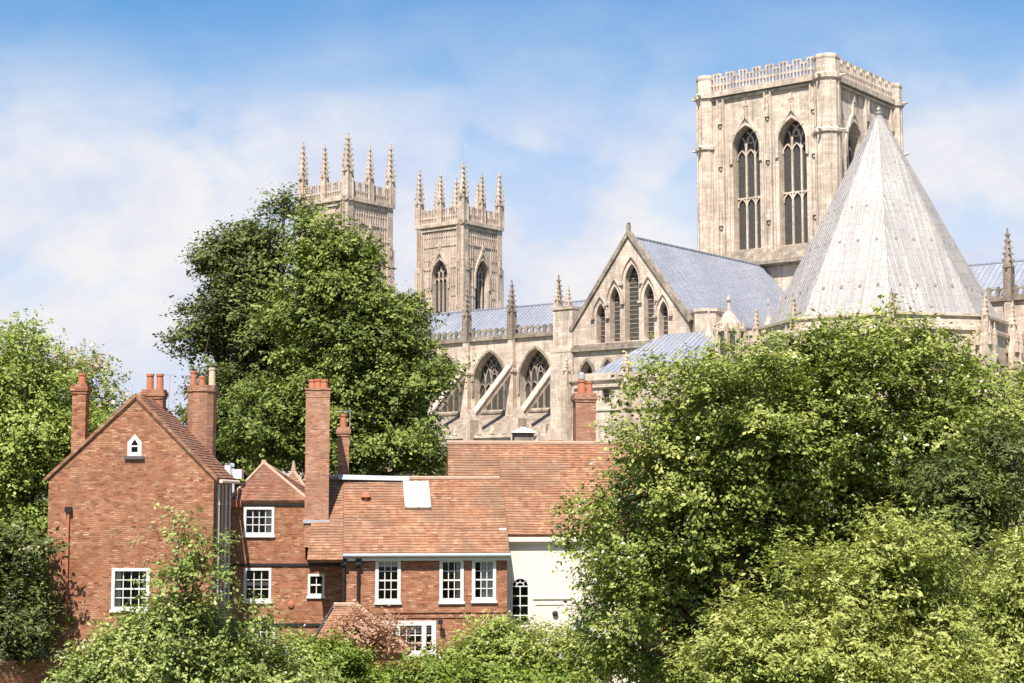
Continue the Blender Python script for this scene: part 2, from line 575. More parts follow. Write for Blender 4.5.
def tracery(mb, fr, cx, z0, zs, hw, h, lights, d, bar=0.2, transom=None, sub=0.9):
    """Mullions, transom arches and intersecting bars in the head."""
    Rr = (hw * hw + h * h) / (2 * hw)

    def top(a):
        x = abs(a - cx)
        v = Rr * Rr - (x + Rr - hw) ** 2
        return zs + math.sqrt(max(v, 0))
    step = 2 * hw / lights
    k = 0
    for i in range(1, lights):
        a = cx - hw + i * step
        mb.fbox(fr, a - bar / 2, a + bar / 2, z0, zs - 0.02, d - 0.15, d + 0.16)
        for sgn in (1, -1):
            pts = []
            for j in range(15):
                t = j / 14 * 1.35
                x = a + sgn * (Rr - Rr * math.cos(t))
                zz = zs + Rr * math.sin(t)
                if zz > top(x) + 0.05 or abs(x - cx) > hw:
                    break
                pts.append((x, zz))
            k += 1
            if len(pts) > 1:
                mb.rib(fr, pts, bar, d - 0.1, d + 0.13 + 0.004 * k)
    zz = [zs] + ([transom] if transom else [])
    for q in zz:
        for i in range(lights):
            a = cx - hw + (i + 0.5) * step
            mb.rib(fr, archcurve(a, q - step * sub, step / 2 - 0.02, step * sub, 5), bar * 0.75, d - 0.1, d + 0.12 + 0.003 * i)
            if q == transom:
                mb.rib(fr, [(a - step / 2, q + 0.03), (a + step / 2, q + 0.03)], bar * 0.8, d - 0.1, d + 0.125 + 0.002 * (i % 2))
    # circle-ish eye in the head
    ez, er = zs + h * 0.45, hw * 0.24
    mb.rib(fr, [(cx + er * math.cos(t * math.pi / 5), ez + er * math.sin(t * math.pi / 5)) for t in range(10)], bar * 0.8, d - 0.1, d + 0.18, closed=True)


def pinnacle(mb, cx, cy, z0, w, shaft, spire, crockets=5, m=0):
    h = w / 2
    zt = z0 + shaft
    mb.box(cx - h, cx + h, cy - h, cy + h, z0, zt, m)
    for sx in (-1, 1):                                     # corner shafts
        for sy in (-1, 1):
            mb.box(cx + sx * h - w * .1, cx + sx * h + w * .1, cy + sy * h - w * .1, cy + sy * h + w * .1, z0 - .02, zt + w * .28, m)
    mb.box(cx - h * 1.25, cx + h * 1.25, cy - h * 1.25, cy + h * 1.25, zt, zt + w * .14, m)
    for dx, dy in ((1, 0), (-1, 0), (0, 1), (0, -1)):      # gablets
        ox, oy = cx + dx * h * 1.02, cy + dy * h * 1.02
        sx, sy = -dy, dx
        a = (ox - sx * h, oy - sy * h, zt + w * .14)
        b = (ox + sx * h, oy + sy * h, zt + w * .14)
        c = (ox, oy, zt + w * 1.2)
        e = (cx, cy, zt + w * 1.2)
        mb.add([a, b, c, e, (ox + dx * w * .22, oy + dy * w * .22, zt + w * .45)], [(0, 1, 2), (1, 3, 2), (0, 2, 3)], m)
        mb.box(ox + dx * w * .12 - w * .07, ox + dx * w * .12 + w * .07, oy + dy * w * .12 - w * .07, oy + dy * w * .12 + w * .07, zt + w * .02, zt + w * .5, m)
        g = .24
        mb.box(ox + dx * w * g - w * .11, ox + dx * w * g + w * .11, oy + dy * w * g - w * .11, oy + dy * w * g + w * .11, zt - w * .1, zt + w * .13, m)
    b0 = h * 1.02
    z1 = zt + w * .15
    zp = z1 + spire
    base = [(cx - b0, cy - b0, z1), (cx + b0, cy - b0, z1), (cx + b0, cy + b0, z1), (cx - b0, cy + b0, z1)]
    tp = w * .075
    topp = [(cx - tp, cy - tp, zp), (cx + tp, cy - tp, zp), (cx + tp, cy + tp, zp), (cx - tp, cy + tp, zp)]
    mb.hexa(base, topp, m)
    for i in range(1, crockets + 1):
        t = i / (crockets + 1)
        r = b0 * (1 - t) + tp * t + w * .05
        s = w * (.17 - .06 * t)
        for sx in (-1, 1):
            for sy in (-1, 1):
                mb.box(cx + sx * r - s, cx + sx * r + s, cy + sy * r - s, cy + sy * r + s, z1 + spire * t - s, z1 + spire * t + s * .8, m)
    s = w * .15
    mb.lathe([(w * .04, zp - s), (s, zp - s * .3), (s, zp + s * .2), (w * .03, zp + s)], (cx, cy), 6, m)


def battlement(mb, fr, a0, a1, z0, zc, zm, n, thick, pierce=2, m=0, d=0.0):
    """Crenellated parapet with n merlons, pierced by two rows of little pointed openings."""
    L = a1 - a0
    p = L / n
    out = [(a0, z0), (a1, z0)]
    holes = []
    for i in range(n - 1, -1, -1):
        c = a0 + (i + .5) * p
        out += [(c + p * .48, zc) if i < n - 1 else (a1, zc), (c + p * .33, zc), (c + p * .33, zm), (c - p * .33, zm), (c - p * .33, zc)]
    out += [(a0, zc)]
    low = zc - z0
    za, zb = (z0 + .18, z0 + low * .46) if low > 1.6 else (z0 + .2, zc - .2)
    hw = p * .078

    def hole(q, z1, z2):
        holes.append([(q - hw, z1), (q + hw, z1), (q + hw, z2 - .16), (q, z2), (q - hw, z2 - .16)])
    for i in range(n):
        c = a0 + (i + .5) * p
        for k in range(4):
            hole(a0 + i * p + (k + .5) * p / 4, za, zb)
        for k in (-1.5, -.5, .5, 1.5) if low > 1.6 else (-.5, .5):
            if low > 1.6 and abs(k) > 1:
                hole(c + k * p * .25, zb + .2, zc - .14)
            else:
                hole(c + k * p * .25, (zb + .2) if low > 1.6 else zc + .02, zm - .16)
    mb.panel(fr, out, holes, thick, d, back=True, rim=True, m=m)


def ring(mb, x0, x1, y0, y1, z0, z1, out, m=0):
    """String course or cornice round a rectangle, `out` proud of it."""
    mb.box(x0 - out, x1 + out, y0 - out, y0 + .02, z0, z1, m)
    mb.box(x0 - out, x1 + out, y1 - .02, y1 + out, z0, z1, m)
    mb.box(x0 - out, x0 + .02, y0 + .02, y1 - .02, z0, z1, m)
    mb.box(x1 - .02, x1 + out, y0 + .02, y1 - .02, z0, z1, m)


def frames(x0, x1, y0, y1):
    return dict(N=F((x0, y0, 0), (1, 0, 0), (0, -1, 0)), E=F((x1, y0, 0), (0, 1, 0), (1, 0, 0)),
                S=F((x1, y1, 0), (-1, 0, 0), (0, 1, 0)), W=F((x0, y1, 0), (0, -1, 0), (-1, 0, 0)))


# ------------------------------------------------------------------ setting: ground
def ground():
    n = 60
    xs = np.concatenate([np.linspace(-2500, -200, 8), np.linspace(-160, 160, 33), np.linspace(200, 2500, 8)])
    ys = np.concatenate([np.linspace(-300, -10, 6), np.linspace(0, 320, 33), np.linspace(400, 4500, 8)])
    mb = MB()
    pts = [(x, y, -0.25 + 0.2 * math.sin(x * .06) * math.cos(y * .05)) for y in ys for x in xs]
    nx = len(xs)
    mb.add(pts, [(j * nx + i, j * nx + i + 1, (j + 1) * nx + i + 1, (j + 1) * nx + i) for j in range(len(ys) - 1) for i in range(nx - 1)])
    m, t, b = mat('grass_ground')
    tc = N(t, 'ShaderNodeTexCoord')
    c = mixc(t, noise(t, tc.outputs['Object'], 0.3, 8, 0.7), (0.05, 0.085, 0.025), (0.11, 0.12, 0.05))
    t.links.new(c, b.inputs['Base Color'])
    b.inputs['Roughness'].default_value = 0.95
    o = mb.build('ground', m)
    o['kind'] = 'structure'


ground()

# ------------------------------------------------------------------ the cathedral
CA = R(-38.1)
cath = thing('cathedral', 'huge pale limestone gothic cathedral with three towers and conical lead roof behind the houses', 'cathedral',
             (45.6, 235.0, 0), CA)


def louvre_window(parent, fr, cx, z0, zs, hw, h, lights, depth, transom=None, bar=0.2, matt=None, hood=True, ogee=0.0, hoodw=0.3):
    g = MB()
    g.add([fr(a, z, -depth + 0.03) for a, z in arch(cx, z0, zs, hw, h)], [tuple(range(len(arch(cx, z0, zs, hw, h))))])
    w = g.build('window', DGLASS, parent)
    t = MB()
    tracery(t, fr, cx, z0, zs, hw, h, lights, -depth + 0.2, bar, transom)
    if hood:
        t.rib(fr, [(cx + hw + hoodw / 2, zs - 2.2)] + archcurve(cx, zs, hw + hoodw / 2, h + hoodw * .8, 10) + [(cx - hw - hoodw / 2, zs - 2.2)], hoodw, -0.01, 0.28)
    if ogee:
        zt = zs + h
        for sg in (-1, 1):
            t.rib(fr, [(cx + sg * hw * .78, zs + h * .66), (cx + sg * hw * .42, zt + .35), (cx + sg * .28, zt + 1.2), (cx + sg * .12, zt + ogee)], .42, -0.01, 0.36 + .01 * sg)
        t.fbox(fr, cx - .16, cx + .16, zt + ogee - .6, zt + ogee + .7, -.01, .42)
        t.fbox(fr, cx - .38, cx + .38, zt + ogee - .25, zt + ogee + .05, -.01, .47)
    t.build('tracery', matt or STONE, parent)
    return w


# --- central tower
X0, X1, Y0, Y1 = -20.9, 0.4, 0.6, 23.2
ct = thing_ct = MB()
FT = frames(X0, X1, Y0, Y1)
WZ0, WZS, WH = 45.6, 61.0, 3.4
winN = [(-13.45 - X0), (-5.65 - X0)]
winE = [8.3 - Y0, 16.6 - Y0]


def tower_face(mb, fr, L, cs, hw):
    holes = [arch(c, WZ0, WZS, hw, WH) for c in cs]
    mb.panel(fr, [(0, 0), (L, 0), (L, 70.0), (0, 70.0)], holes, 1.7)


LX, LY = X1 - X0, Y1 - Y0
tower_face(ct, FT['N'], LX, winN, 2.3)
tower_face(ct, FT['E'], LY, winE, 2.3)
tower_face(ct, FT['S'], LX, [LX - c for c in winN], 2.3)
tower_face(ct, FT['W'], LY, [LY - c for c in winE], 2.3)
ct.box(X0 + .6, X1 - .6, Y0 + .6, Y1 - .6, 69.0, 69.6)
tower = ct.build('central_tower', STONE_T, cath)
tower['label'] = 'broad square central tower with tall paired windows'
for fr, L, cs in ((FT['N'], LX, winN), (FT['E'], LY, winE), (FT['S'], LX, [LX - c for c in winN]), (FT['W'], LY, [LY - c for c in winE])):
    for c in cs:
        louvre_window(tower, fr, c, WZ0, WZS, 2.3, WH, 3, 1.6, 53.6, 0.26, STONE_T, True, 3.2, 0.42)
    b = MB()
    ends = [2.0, (cs[0] + cs[1]) / 2, L - 2.0]
    if fr is FT['N']:
        ends = [3.2, (cs[0] + cs[1]) / 2, L - 2.3]
    for i, c in enumerate(ends):
        b = MB()
        b.fbox(fr, c - .55, c + .55, 43.6, 68.9, -.02, .22)
        for q in (-.5, .5):
            b.fbox(fr, c + q - .11, c + q + .11, 43.0, 69.0, -.02, .5)
        for zc in (49.5, 58.6, 65.2):                             # niches: canopy, spirelet and corbel
            b.fbox(fr, c - .30, c + .30, zc, zc + .9, .2, .62)
            b.fbox(fr, c - .2, c + .2, zc + .9, zc + 2.0, .2, .5)
            b.fbox(fr, c - .09, c + .09, zc + 2.0, zc + 3.1, .2, .38)
            b.fbox(fr, c - .16, c + .16, zc - .5, zc, .2, .45)
        b.build('buttress', STONE_T, tower)
    for c in cs:                                                  # jamb shafts each side of the windows
        b = MB()
        for q in (-2.95, 2.95):
            b.fbox(fr, c + q - .13, c + q + .13, 44.9, WZS + .4, -.02, .3)
        b.build('jamb_shafts', STONE_T, tower)
    s = MB()                                                       # sloping stone sill under the windows
    za, zb = 45.5, 43.4
    s.add([fr(1.6, za, .02), fr(L - 1.6, za, .02), fr(L - 1.6, zb, 1.3), fr(1.6, zb, 1.3), fr(1.6, zb - .5, 1.3), fr(L - 1.6, zb - .5, 1.3),
           fr(1.6, zb - .9, .02), fr(L - 1.6, zb - .9, .02)], [(0, 3, 2, 1), (3, 4, 5, 2), (4, 6, 7, 5), (0, 6, 4, 3), (1, 2, 5, 7)])
    s.build('window_sill', STONE_D, tower)
    p = MB()
    battlement(p, fr, 1.5, L - 1.5, 70.3, 72.55, 73.2, 8 if fr in (FT['N'], FT['S']) else 9, .35, 2, 0, .3)
    p.build('parapet', STONE_T, tower)
cn = MB()
ring(cn, X0, X1, Y0, Y1, 69.5, 70.3, .75)
ring(cn, X0, X1, Y0, Y1, 68.9, 69.3, .35)
cn.build('cornice', STONE_W, tower)
for (cx, cy) in ((X0 + .3, Y0 + .3), (X1 - .5, Y0 + .5), (X1 - .3, Y1 - .3), (X0 + .3, Y1 - .3)):
    tmb = MB()
    r = 1.5 if (cx < X1 - 2 or cy > 5) else 1.95
    tmb.lathe([(r, 0), (r, 61.3), (r + .28, 61.5), (r + .28, 61.9), (r, 62.3), (r, 69.2), (r + .32, 69.5), (r + .32, 70.2), (r - .05, 70.4), (r - .05, 72.3),
               (r + .06, 72.6), (r + .06, 73.0), (r - .1, 73.1)], (cx, cy), 8, 0, R(22.5))
    for k in range(8):
        a = R(45 * k)
        ca, sa = math.cos(a), math.sin(a)
        f2 = F((cx + ca * r * .924, cy + sa * r * .924, 0), (-sa, ca, 0), (ca, sa, 0))
        tmb.fbox(f2, -.09, .09, 44, 61.2, -.03, .16)
        tmb.fbox(f2, -.09, .09, 62.4, 69.1, -.03, .16)
    for a in (R(180), R(0), R(-90)):
        for zz in (61.7, 69.8):                                    # gargoyles
            d = Vector((math.cos(a), math.sin(a), 0))
            c0 = Vector((cx, cy, zz)) + d * (r + .2)
            tmb.tube([c0, c0 + d * .9 + Vector((0, 0, .1))], [.28, .12], 5)
    tmb.build('corner_turret', STONE_T, tower)


# --- west towers
def west_tower(y0, flag, label):
    x0, x1, y1 = -98.1, -86.9, y0 + 11.2
    fs = frames(x0, x1, y0, y1)
    mb = MB()
    for k in 'NESW':
        LL = x1 - x0 if k in 'NS' else y1 - y0
        mb.panel(fs[k], [(0, 0), (LL, 0), (LL, 60.2), (0, 60.2)], [arch(LL / 2, 36.0, 50.2, 2.0, 3.4)], 1.2)
    mb.box(x0 + .5, x1 - .5, y0 + .5, y1 - .5, 59.6, 59.9)
    t = mb.build('west_tower', STONE_W, cath)
    t['label'] = label
    cor = MB()
    ring(cor, x0, x1, y0, y1, 60.0, 60.7, .55)
    ring(cor, x0, x1, y0, y1, 59.2, 59.5, .3)
    cor.build('cornice', STONE_W, t)
    for k in 'NESW':
        LL = x1 - x0 if k in 'NS' else y1 - y0
        louvre_window(t, fs[k], LL / 2, 36.0, 50.2, 2.0, 3.4, 4, 1.1, 43.5, .17, STONE_W, True, 2.2, .34)
        p = MB()
        battlement(p, fs[k], .4, LL - .4, 60.7, 62.0, 63.5, 6, .3, 2, 0, .15)
        p.build('parapet', STONE_W, t)
        b = MB()                                                    # blind panelling
        i = 0
        a = 1.5
        while a < LL - 1.4:
            inside = abs(a - LL / 2) < 2.55
            zz0 = 56.2 if inside else 44
            b.fbox(fs[k], a - .08, a + .08, zz0, 58.9, -.02, .16)
            for zq in ((57.6,) if inside else (48.0, 53.3, 57.6)):
                b.rib(fs[k], archcurve(a + .3, zq, .28, .5, 3), .11, -.02, .13 + .003 * (i % 3))
                b.fbox(fs[k], a + .1, a + .5, zq - 1.5, zq - 1.2, -.02, .17)
            a += .62
            i += 1
        b.build('blind_tracery', STONE_W, t)
    for cx in (x0, x1):
        for cy in (y0, y1):
            c = MB()                                                # set-back corner buttresses
            sx, sy = (1 if cx == x0 else -1), (1 if cy == y0 else -1)
            for (w, o, za, zb) in ((1.5, .75, 0, 44), (1.3, .5, 44, 52.5), (1.15, .28, 52.5, 60.0)):
                c.box(min(cx - sx * o, cx + sx * w), max(cx - sx * o, cx + sx * w), min(cy - sy * o, cy + sy * w), max(cy - sy * o, cy + sy * w), za, zb)
            for zq in (44.0, 52.5):
                for ax in (0, 1):
                    qx = cx - sx * (.62 if zq < 50 else .42) if ax else cx + sx * .7
                    qy = cy + sy * .7 if ax else cy - sy * (.62 if zq < 50 else .42)
                    pinnacle(c, qx, qy, zq - 1.2, .5, 1.4, 2.0, 3)
            for q in (.25, .8):
                c.box(min(cx + sx * q, cx + sx * (q + .16)), max(cx + sx * q, cx + sx * (q + .16)), min(cy - sy * .82, cy - sy * .2), max(cy - sy * .82, cy - sy * .2), 30, 59.8)
            c.build('buttress', STONE_W, t)
            big = (cx == x1 and cy == y0)
            p = MB()
            w = 1.3 if big else 1.1
            pinnacle(p, cx - sx * -.1, cy - sy * -.1, 60.2, w, 4.9 if big else 4.7, 6.5 if big else 6.7, 6)
            p.build('pinnacle', STONE_W, t)
    for mx, my in (((x0 + x1) / 2, y0), ((x0 + x1) / 2, y1), (x0, (y0 + y1) / 2), (x1, (y0 + y1) / 2)):
        p = MB()
        pinnacle(p, mx, my, 60.3, .95, 4.3, 5.8, 6)
        p.build('pinnacle', STONE_W, t)
    if flag:
        p = MB()
        p.tube([(x1 - .1, y0 + .1, 71.8), (x1 - .1, y0 + .1, 77.2)], [.07, .04], 5)
        p.build('flagpole', GREYLEAD, t)
    return t


west_tower(-9.4, False, 'nearer west tower with eight crocketed pinnacles, half hidden by the tree')
west_tower(22.0, True, 'farther west tower with a thin pole on its front pinnacle')


# --- vessels: nave and choir (walls, parapet, lead roof), bays 9.8 m
def lead_roof(name, x0, x1, ya, yb, ze, zr, parent, along='x', ym=None):
    """Saddle roof with standing rolls; ridge along x (or along y with the roles swapped)."""
    mb = MB()
    mid = (ya + yb) / 2

    def P(a, b, z):
        return (a, b, z) if along == 'x' else (b, a, z)
    th = .25
    for s, e in ((ya, 1), (yb, -1)):
        pts = [P(x0, s, ze), P(x1, s, ze), P(x1, mid, zr), P(x0, mid, zr)]
        pts2 = [(p[0], p[1], p[2] - th) for p in pts]
        flip = (e == 1) == (along == 'x')
        if not flip:
            pts, pts2 = pts[::-1], pts2[::-1]
        mb.add(pts + pts2, [(0, 1, 2, 3), (7, 6, 5, 4), (0, 4, 5, 1), (1, 5, 6, 2), (2, 6, 7, 3), (3, 7, 4, 0)])
        nrolls = int((x1 - x0) / .8)
        for i in range(nrolls + 1):
            a = x0 + (x1 - x0) * i / nrolls
            a = min(max(a, x0 + .06), x1 - .06)
            A, B = P(a, s, ze), P(a, mid, zr)
            n = Vector((0, (s - mid), 0)).normalized() * .04 if along == 'x' else Vector((s - mid, 0, 0)).normalized() * .04
            up = Vector((0, 0, .05)) + n
            A, B = Vector(A) + up, Vector(B) + up
            mb.tube([A, B], .055, 5)
    mb.tube([P(x0, mid, zr + .1), P(x1, mid, zr + .1)], .16, 6)
    return mb.build(name, LEAD, parent)


def vessel(name, label, x0, x1, bays, y0=2.2, y1=20.6, flyers=True):
    mb = MB()
    fn = F((x0, y0, 0), (1, 0, 0), (0, -1, 0))
    L = x1 - x0
    cs = [b + 4.9 - x0 for b in bays if b + 9.8 <= x1 + .1]
    mb.panel(fn, [(0, 0), (L, 0), (L, 35.3), (0, 35.3)], [arch(c, 23.2, 27.8, 3.35, 5.2) for c in cs], 1.9)
    fsouth = F((x1, y1, 0), (-1, 0, 0), (0, 1, 0))
    mb.panel(fsouth, [(0, 0), (L, 0), (L, 35.3), (0, 35.3)], [], 1)
    o = mb.build(name, STONE, cath)
    o['label'] = label
    for c in cs:
        louvre_window(o, fn, c, 23.2, 27.8, 3.35, 5.2, 5, 1.6, None, .2, STONE_D, True, 0, .4)
    st = MB()
    st.fbox(fn, 0, L, 35.0, 35.5, -.02, .45)
    st.fbox(fn, 0, L, 22.6, 22.95, -.02, .3)
    st.build('cornice', STONE_D, o)
    pp = MB()
    n = int(L / 1.25)
    out = [(0, 35.5), (L, 35.5), (L, 37.0)]
    holes = []
    p = L / n
    for i in range(n):
        q = (i + .5) * p
        holes.append([(q - .36, 35.75), (q + .36, 35.75), (q + .36, 36.4), (q, 36.65), (q - .36, 36.4)])
    for i in range(n - 1, -1, -1):
        q = (i + .5) * p
        out += [(q + p * .3, 37.0), (q + p * .3, 36.75), (q - p * .3, 36.75), (q - p * .3, 37.0)]
    out.append((0, 37.0))
    pp.panel(fn, out, holes, .3, .25, True, True)
    pp.build('parapet', STONE_D, o)
    lead_roof('roof', x0, x1, y0 + .9, y1 - .9, 35.4, 41.6, o)
    for b in bays:
        k = MB()                                                    # wall pier and its pinnacle
        a = b - x0
        k.fbox(fn, a - .62, a + .62, 18, 35.0, -.02, .7)
        k.fbox(fn, a - .8, a + .8, 18, 29.3, -.02, 1.0)
        k.fbox(fn, a - .95, a + .95, 29.3, 29.7, -.02, 1.2)
        c = [fn(a - .8, 29.7, 1.0), fn(a + .8, 29.7, 1.0), fn(a, 31.2, 1.0), fn(a - .8, 29.7, 0), fn(a + .8, 29.7, 0), fn(a, 31.2, 0)]
        k.add(c, [(0, 1, 2), (1, 4, 5, 2), (0, 2, 5, 3)])
        k.build('buttress', STONE, o)
        q = MB()
        w = fn(a, 0, .3)
        pinnacle(q, w.x, w.y, 34.9, 1.0, 4.6, 5.2, 5)
        q.build('pinnacle', STONE_D, o)
        if flyers:
            fl = MB()
            zi, zo, wd = 30.6, 22.0, .42
            A = [(b - wd, y0 - .6, zi), (b + wd, y0 - .6, zi), (b + wd, -8.0, zo), (b - wd, -8.0, zo)]
            B = [(x, y, z - 1.25) for x, y, z in A]
            fl.add(A + B, [(0, 3, 2, 1), (4, 5, 6, 7), (0, 1, 5, 4), (3, 7, 6, 2), (0, 4, 7, 3), (1, 2, 6, 5)])
            A2 = [(b - wd - .14, y0 - .62, zi + .28), (b + wd + .14, y0 - .62, zi + .28), (b + wd + .14, -8.1, zo + .28), (b - wd - .14, -8.1, zo + .28)]
            B2 = [(x, y, z - .27) for x, y, z in A2]
            fl.add(A2 + B2, [(0, 3, 2, 1), (4, 5, 6, 7), (0, 1, 5, 4), (3, 7, 6, 2), (0, 4, 7, 3), (1, 2, 6, 5)])
            fl.box(b - .7, b + .7, -9.9, -7.7, 0, 20.9)
            c = [(b - .7, -9.9, 20.9), (b + .7, -9.9, 20.9), (b, -9.9, 22.6), (b - .7, -7.7, 20.9), (b + .7, -7.7, 20.9), (b, -7.7, 22.6)]
            fl.add(c, [(0, 1, 2), (1, 4, 5, 2), (0, 2, 5, 3), (3, 5, 4)])
            fl.build('flying_buttress', STONE_W, o)
    ai = MB()                                                       # aisle
    ya = -8.6
    fa = F((x0, ya, 0), (1, 0, 0), (0, -1, 0))
    ai.panel(fa, [(0, 0), (L, 0), (L, 18.6), (0, 18.6)], [arch(c, 7, 12, 2.3, 3.8) for c in cs], 1.0)
    ai.fbox(fa, 0, L, 18.0, 18.35, -.02, .35)
    n = int(L / 2.45)
    for i in range(n):                                              # little gablets along the aisle parapet
        q = (i + .5) * L / n
        c = [fa(q - .6, 18.6, .1), fa(q + .6, 18.6, .1), fa(q, 20.0, .1), fa(q - .6, 18.6, -.4), fa(q + .6, 18.6, -.4), fa(q, 20.0, -.4)]
        ai.add(c, [(0, 1, 2), (1, 4, 5, 2), (0, 2, 5, 3), (3, 5, 4)])
    aisle = ai.build('aisle', STONE, o)
    ar = MB()
    ar.add([(x0, ya + .5, 18.4), (x1, ya + .5, 18.4), (x1, y0 - .05, 22.4), (x0, y0 - .05, 22.4)], [(0, 1, 2, 3)])
    ar.build('aisle_roof', STONE_D, o)
    for c in cs:
        g = MB()
        oo = arch(c, 7, 12, 2.3, 3.8)
        g.add([fa(a, z, -.9) for a, z in oo], [tuple(range(len(oo)))])
        g.build('aisle_window', DGLASS, o)
    return o


vessel('nave', 'long nave with pointed clerestory windows and flying buttresses', -87.1, -21.0, [-79.1, -69.3, -59.5, -49.7, -39.9, -30.1])
vessel('choir', 'choir at the right end with a battlemented parapet', 0.5, 56.0, [6.5, 16.3, 26.1, 35.9, 45.7], flyers=False)

# --- north transept with its five lancets
TY = -35.0
tx0, tx1, txm = -20.0, -1.8, -10.9
ft = F((txm, TY, 0), (1, 0, 0), (0, -1, 0))
lan = [(-4.6, 28.9, 32.5, .72, 1.7), (-2.3, 28.95, 34.2, .80, 2.1), (.4, 28.95, 36.7, 1.08, 2.4), (3.05, 28.95, 34.2, .80, 2.1), (5.3, 28.95, 32.1, .68, 1.7)]
low3 = [(-6.75, 23.8, 24.6, .95, 1.75), (-3.3, 23.8, 24.6, .95, 1.75), (-.1, 23.8, 24.6, .95, 1.75), (3.2, 23.8, 24.6, .95, 1.75)]
tm = MB()
hwT = 9.1
tm.panel(ft, [(-hwT, 0), (hwT, 0), (hwT, 31.2), (0, 43.1), (-hwT, 31.2)], [arch(*a) for a in lan + low3], 1.15)
for s in (-1, 1):
    fe = F((txm + s * hwT, TY if s > 0 else 0.6, 0), (0, s, 0), (s, 0, 0))
    tm.panel(fe, [(0, 0), (35.6, 0), (35.6, 31.6), (0, 31.6)], [arch(q, 14, 24, 1.5, 3) for q in (6, 13, 20)] if s > 0 else [], 1.0)
trans = tm.build('transept', STONE, cath)
trans['label'] = 'gabled north transept with five tall lancets'
for a in lan + low3:
    g = MB()
    oo = arch(*a)
    g.add([ft(p, q, -1.1) for p, q in oo], [tuple(range(len(oo)))])
    g.build('window', DGLASS, trans)
    t = MB()
    cx, z0, zs, hw, h = a
    big = a in lan
    k = .62 if big else .5
    if big:
        t.rib(ft, [(cx + hw + .5, zs - .1)] + archcurve(cx, zs, hw + .5, h + .95, 9) + [(cx - hw - .5, zs - .1)], .2, -.01, .24)
        for sg in (-1, 1):
            t.fbox(ft, cx + sg * (hw + .5) - .28, cx + sg * (hw + .5) + .28, zs - .4, zs - .12, -.01, .36)
            for zz in np.arange(z0 + .4, zs + h * .8, .55):
                pass
        zz = z0 + .5
        while zz < zs + h * .55:
            t.fbox(ft, cx - hw, cx + hw, zz, zz + .05, -1.12, -1.04)
            zz += .6
    else:
        t.rib(ft, [(cx + hw + k / 2, zs - .2)] + archcurve(cx, zs, hw + k / 2, h + k * .9, 9) + [(cx - hw - k / 2, zs - .2)], .36, -.01, .32)
        t.fbox(ft, cx - .07, cx + .07, z0, zs + h * .5, -1.1, -.95)
    t.build('tracery', STONE_D if not big else STONE, trans)
cp = MB()                                                            # coping of the gable and string courses
for s in (-1, 1):
    cp.rib(ft, [(s * (hwT + .35), 30.9), (0, 43.25)], .5, -.6, .32 + .01 * s)
cp.box(txm - .22, txm + .22, TY - .3, TY + .2, 43.2, 44.3)
cp.lathe([(.1, 44.2), (.3, 44.5), (.1, 44.8)], (txm, TY), 6)
cp.fbox(ft, -hwT - .1, hwT + .1, 27.9, 28.45, -.01, .45)
cp.fbox(ft, -hwT - .1, hwT + .1, 28.45, 28.8, -.01, .2)
cp.build('coping', STONE_D, trans)
lead_roof('roof', TY + .35, 0.5, tx0 + .1, tx1 + .1, 31.3, 42.7, trans, along='y')
tl = MB()                                                            # broad left corner turret with swept top
tl.box(-23.6, -19.9, TY - .35, TY + 4, 0, 28.6)
tl.box(-23.3, -20.05, TY - .15, TY + 3.6, 28.6, 33.8)
tl.box(-23.6, -19.9, TY - .4, TY + 3.8, 28.0, 28.45)
tl.box(-23.5, -20.0, TY - .3, TY + 3.7, 33.8, 34.2)
pinnacle(tl, -23.0, TY + .4, 34.2, .6, 1.0, 2.2, 3)
pinnacle(tl, -23.0, TY + 3.0, 34.2, .6, 1.0, 2.2, 3)
tl.hexa([(-25.4, TY + .3, 0), (-23.58, TY + .3, 0), (-23.58, TY + 2.4, 0), (-25.4, TY + 2.4, 0)],
        [(-25.3, TY + .3, 16.0), (-23.58, TY + .3, 19.8), (-23.58, TY + 2.4, 19.8), (-25.3, TY + 2.4, 16.0)])
tl.hexa([(-31.5, TY + .8, 0), (-25.3, TY + .8, 0), (-25.3, TY + 2.0, 0), (-31.5, TY + 2.0, 0)],
        [(-31.5, TY + .8, 11.0), (-25.3, TY + .8, 18.5), (-25.3, TY + 2.0, 18.5), (-31.5, TY + 2.0, 11.0)])
tl.build('corner_turret', STONE, trans)
tr_ = MB()
tr_.lathe([(2.1, 0), (2.1, 27.9), (2.35, 28.1), (2.35, 28.5), (1.95, 28.8), (1.95, 31.8), (2.15, 32.0), (2.15, 32.4), (1.5, 32.4)], (0.0, TY + 1.6), 8, 0, R(22.5))
tr_.build('corner_turret', STONE, trans)

# --- low annexe with hipped lead roof in front of the transept
AY = -45.5
an = MB()
ax0, ax1 = -13.6, 5.0
fa = F((ax0, AY, 0), (1, 0, 0), (0, -1, 0))
wz = (20.2, 21.9)
an.panel(fa, [(0, 0), (ax1 - ax0, 0), (ax1 - ax0, 22.9), (0, 22.9)], [[(5.6, wz[0]), (7.0, wz[0]), (7.0, wz[1]), (5.6, wz[1])]], .6)
an.box(ax0 + .01, ax0 + .3, AY + .01, TY, 0, 22.9)
an.fbox(fa, -.35, ax1 - ax0, 23.0, 23.9, -.6, .35)
an.fbox(fa, 1.4, ax1 - ax0, 22.1, 22.5, -.02, .25)
an.fbox(fa, 1.6, ax1 - ax0, 19.2, 19.4, -.02, .15)
annexe = an.build('annexe', STONE, cath)
annexe['label'] = 'low flat-walled annexe with a sloping lead roof'
g = MB()
g.fbox(fa, 5.55, 7.05, wz[0] - .05, wz[1] + .05, -.62, -.5)
g.build('window', DGLASS, annexe)
g = MB()
g.fbox(fa, 6.45, 6.6, wz[0], wz[1], -.52, -.35)
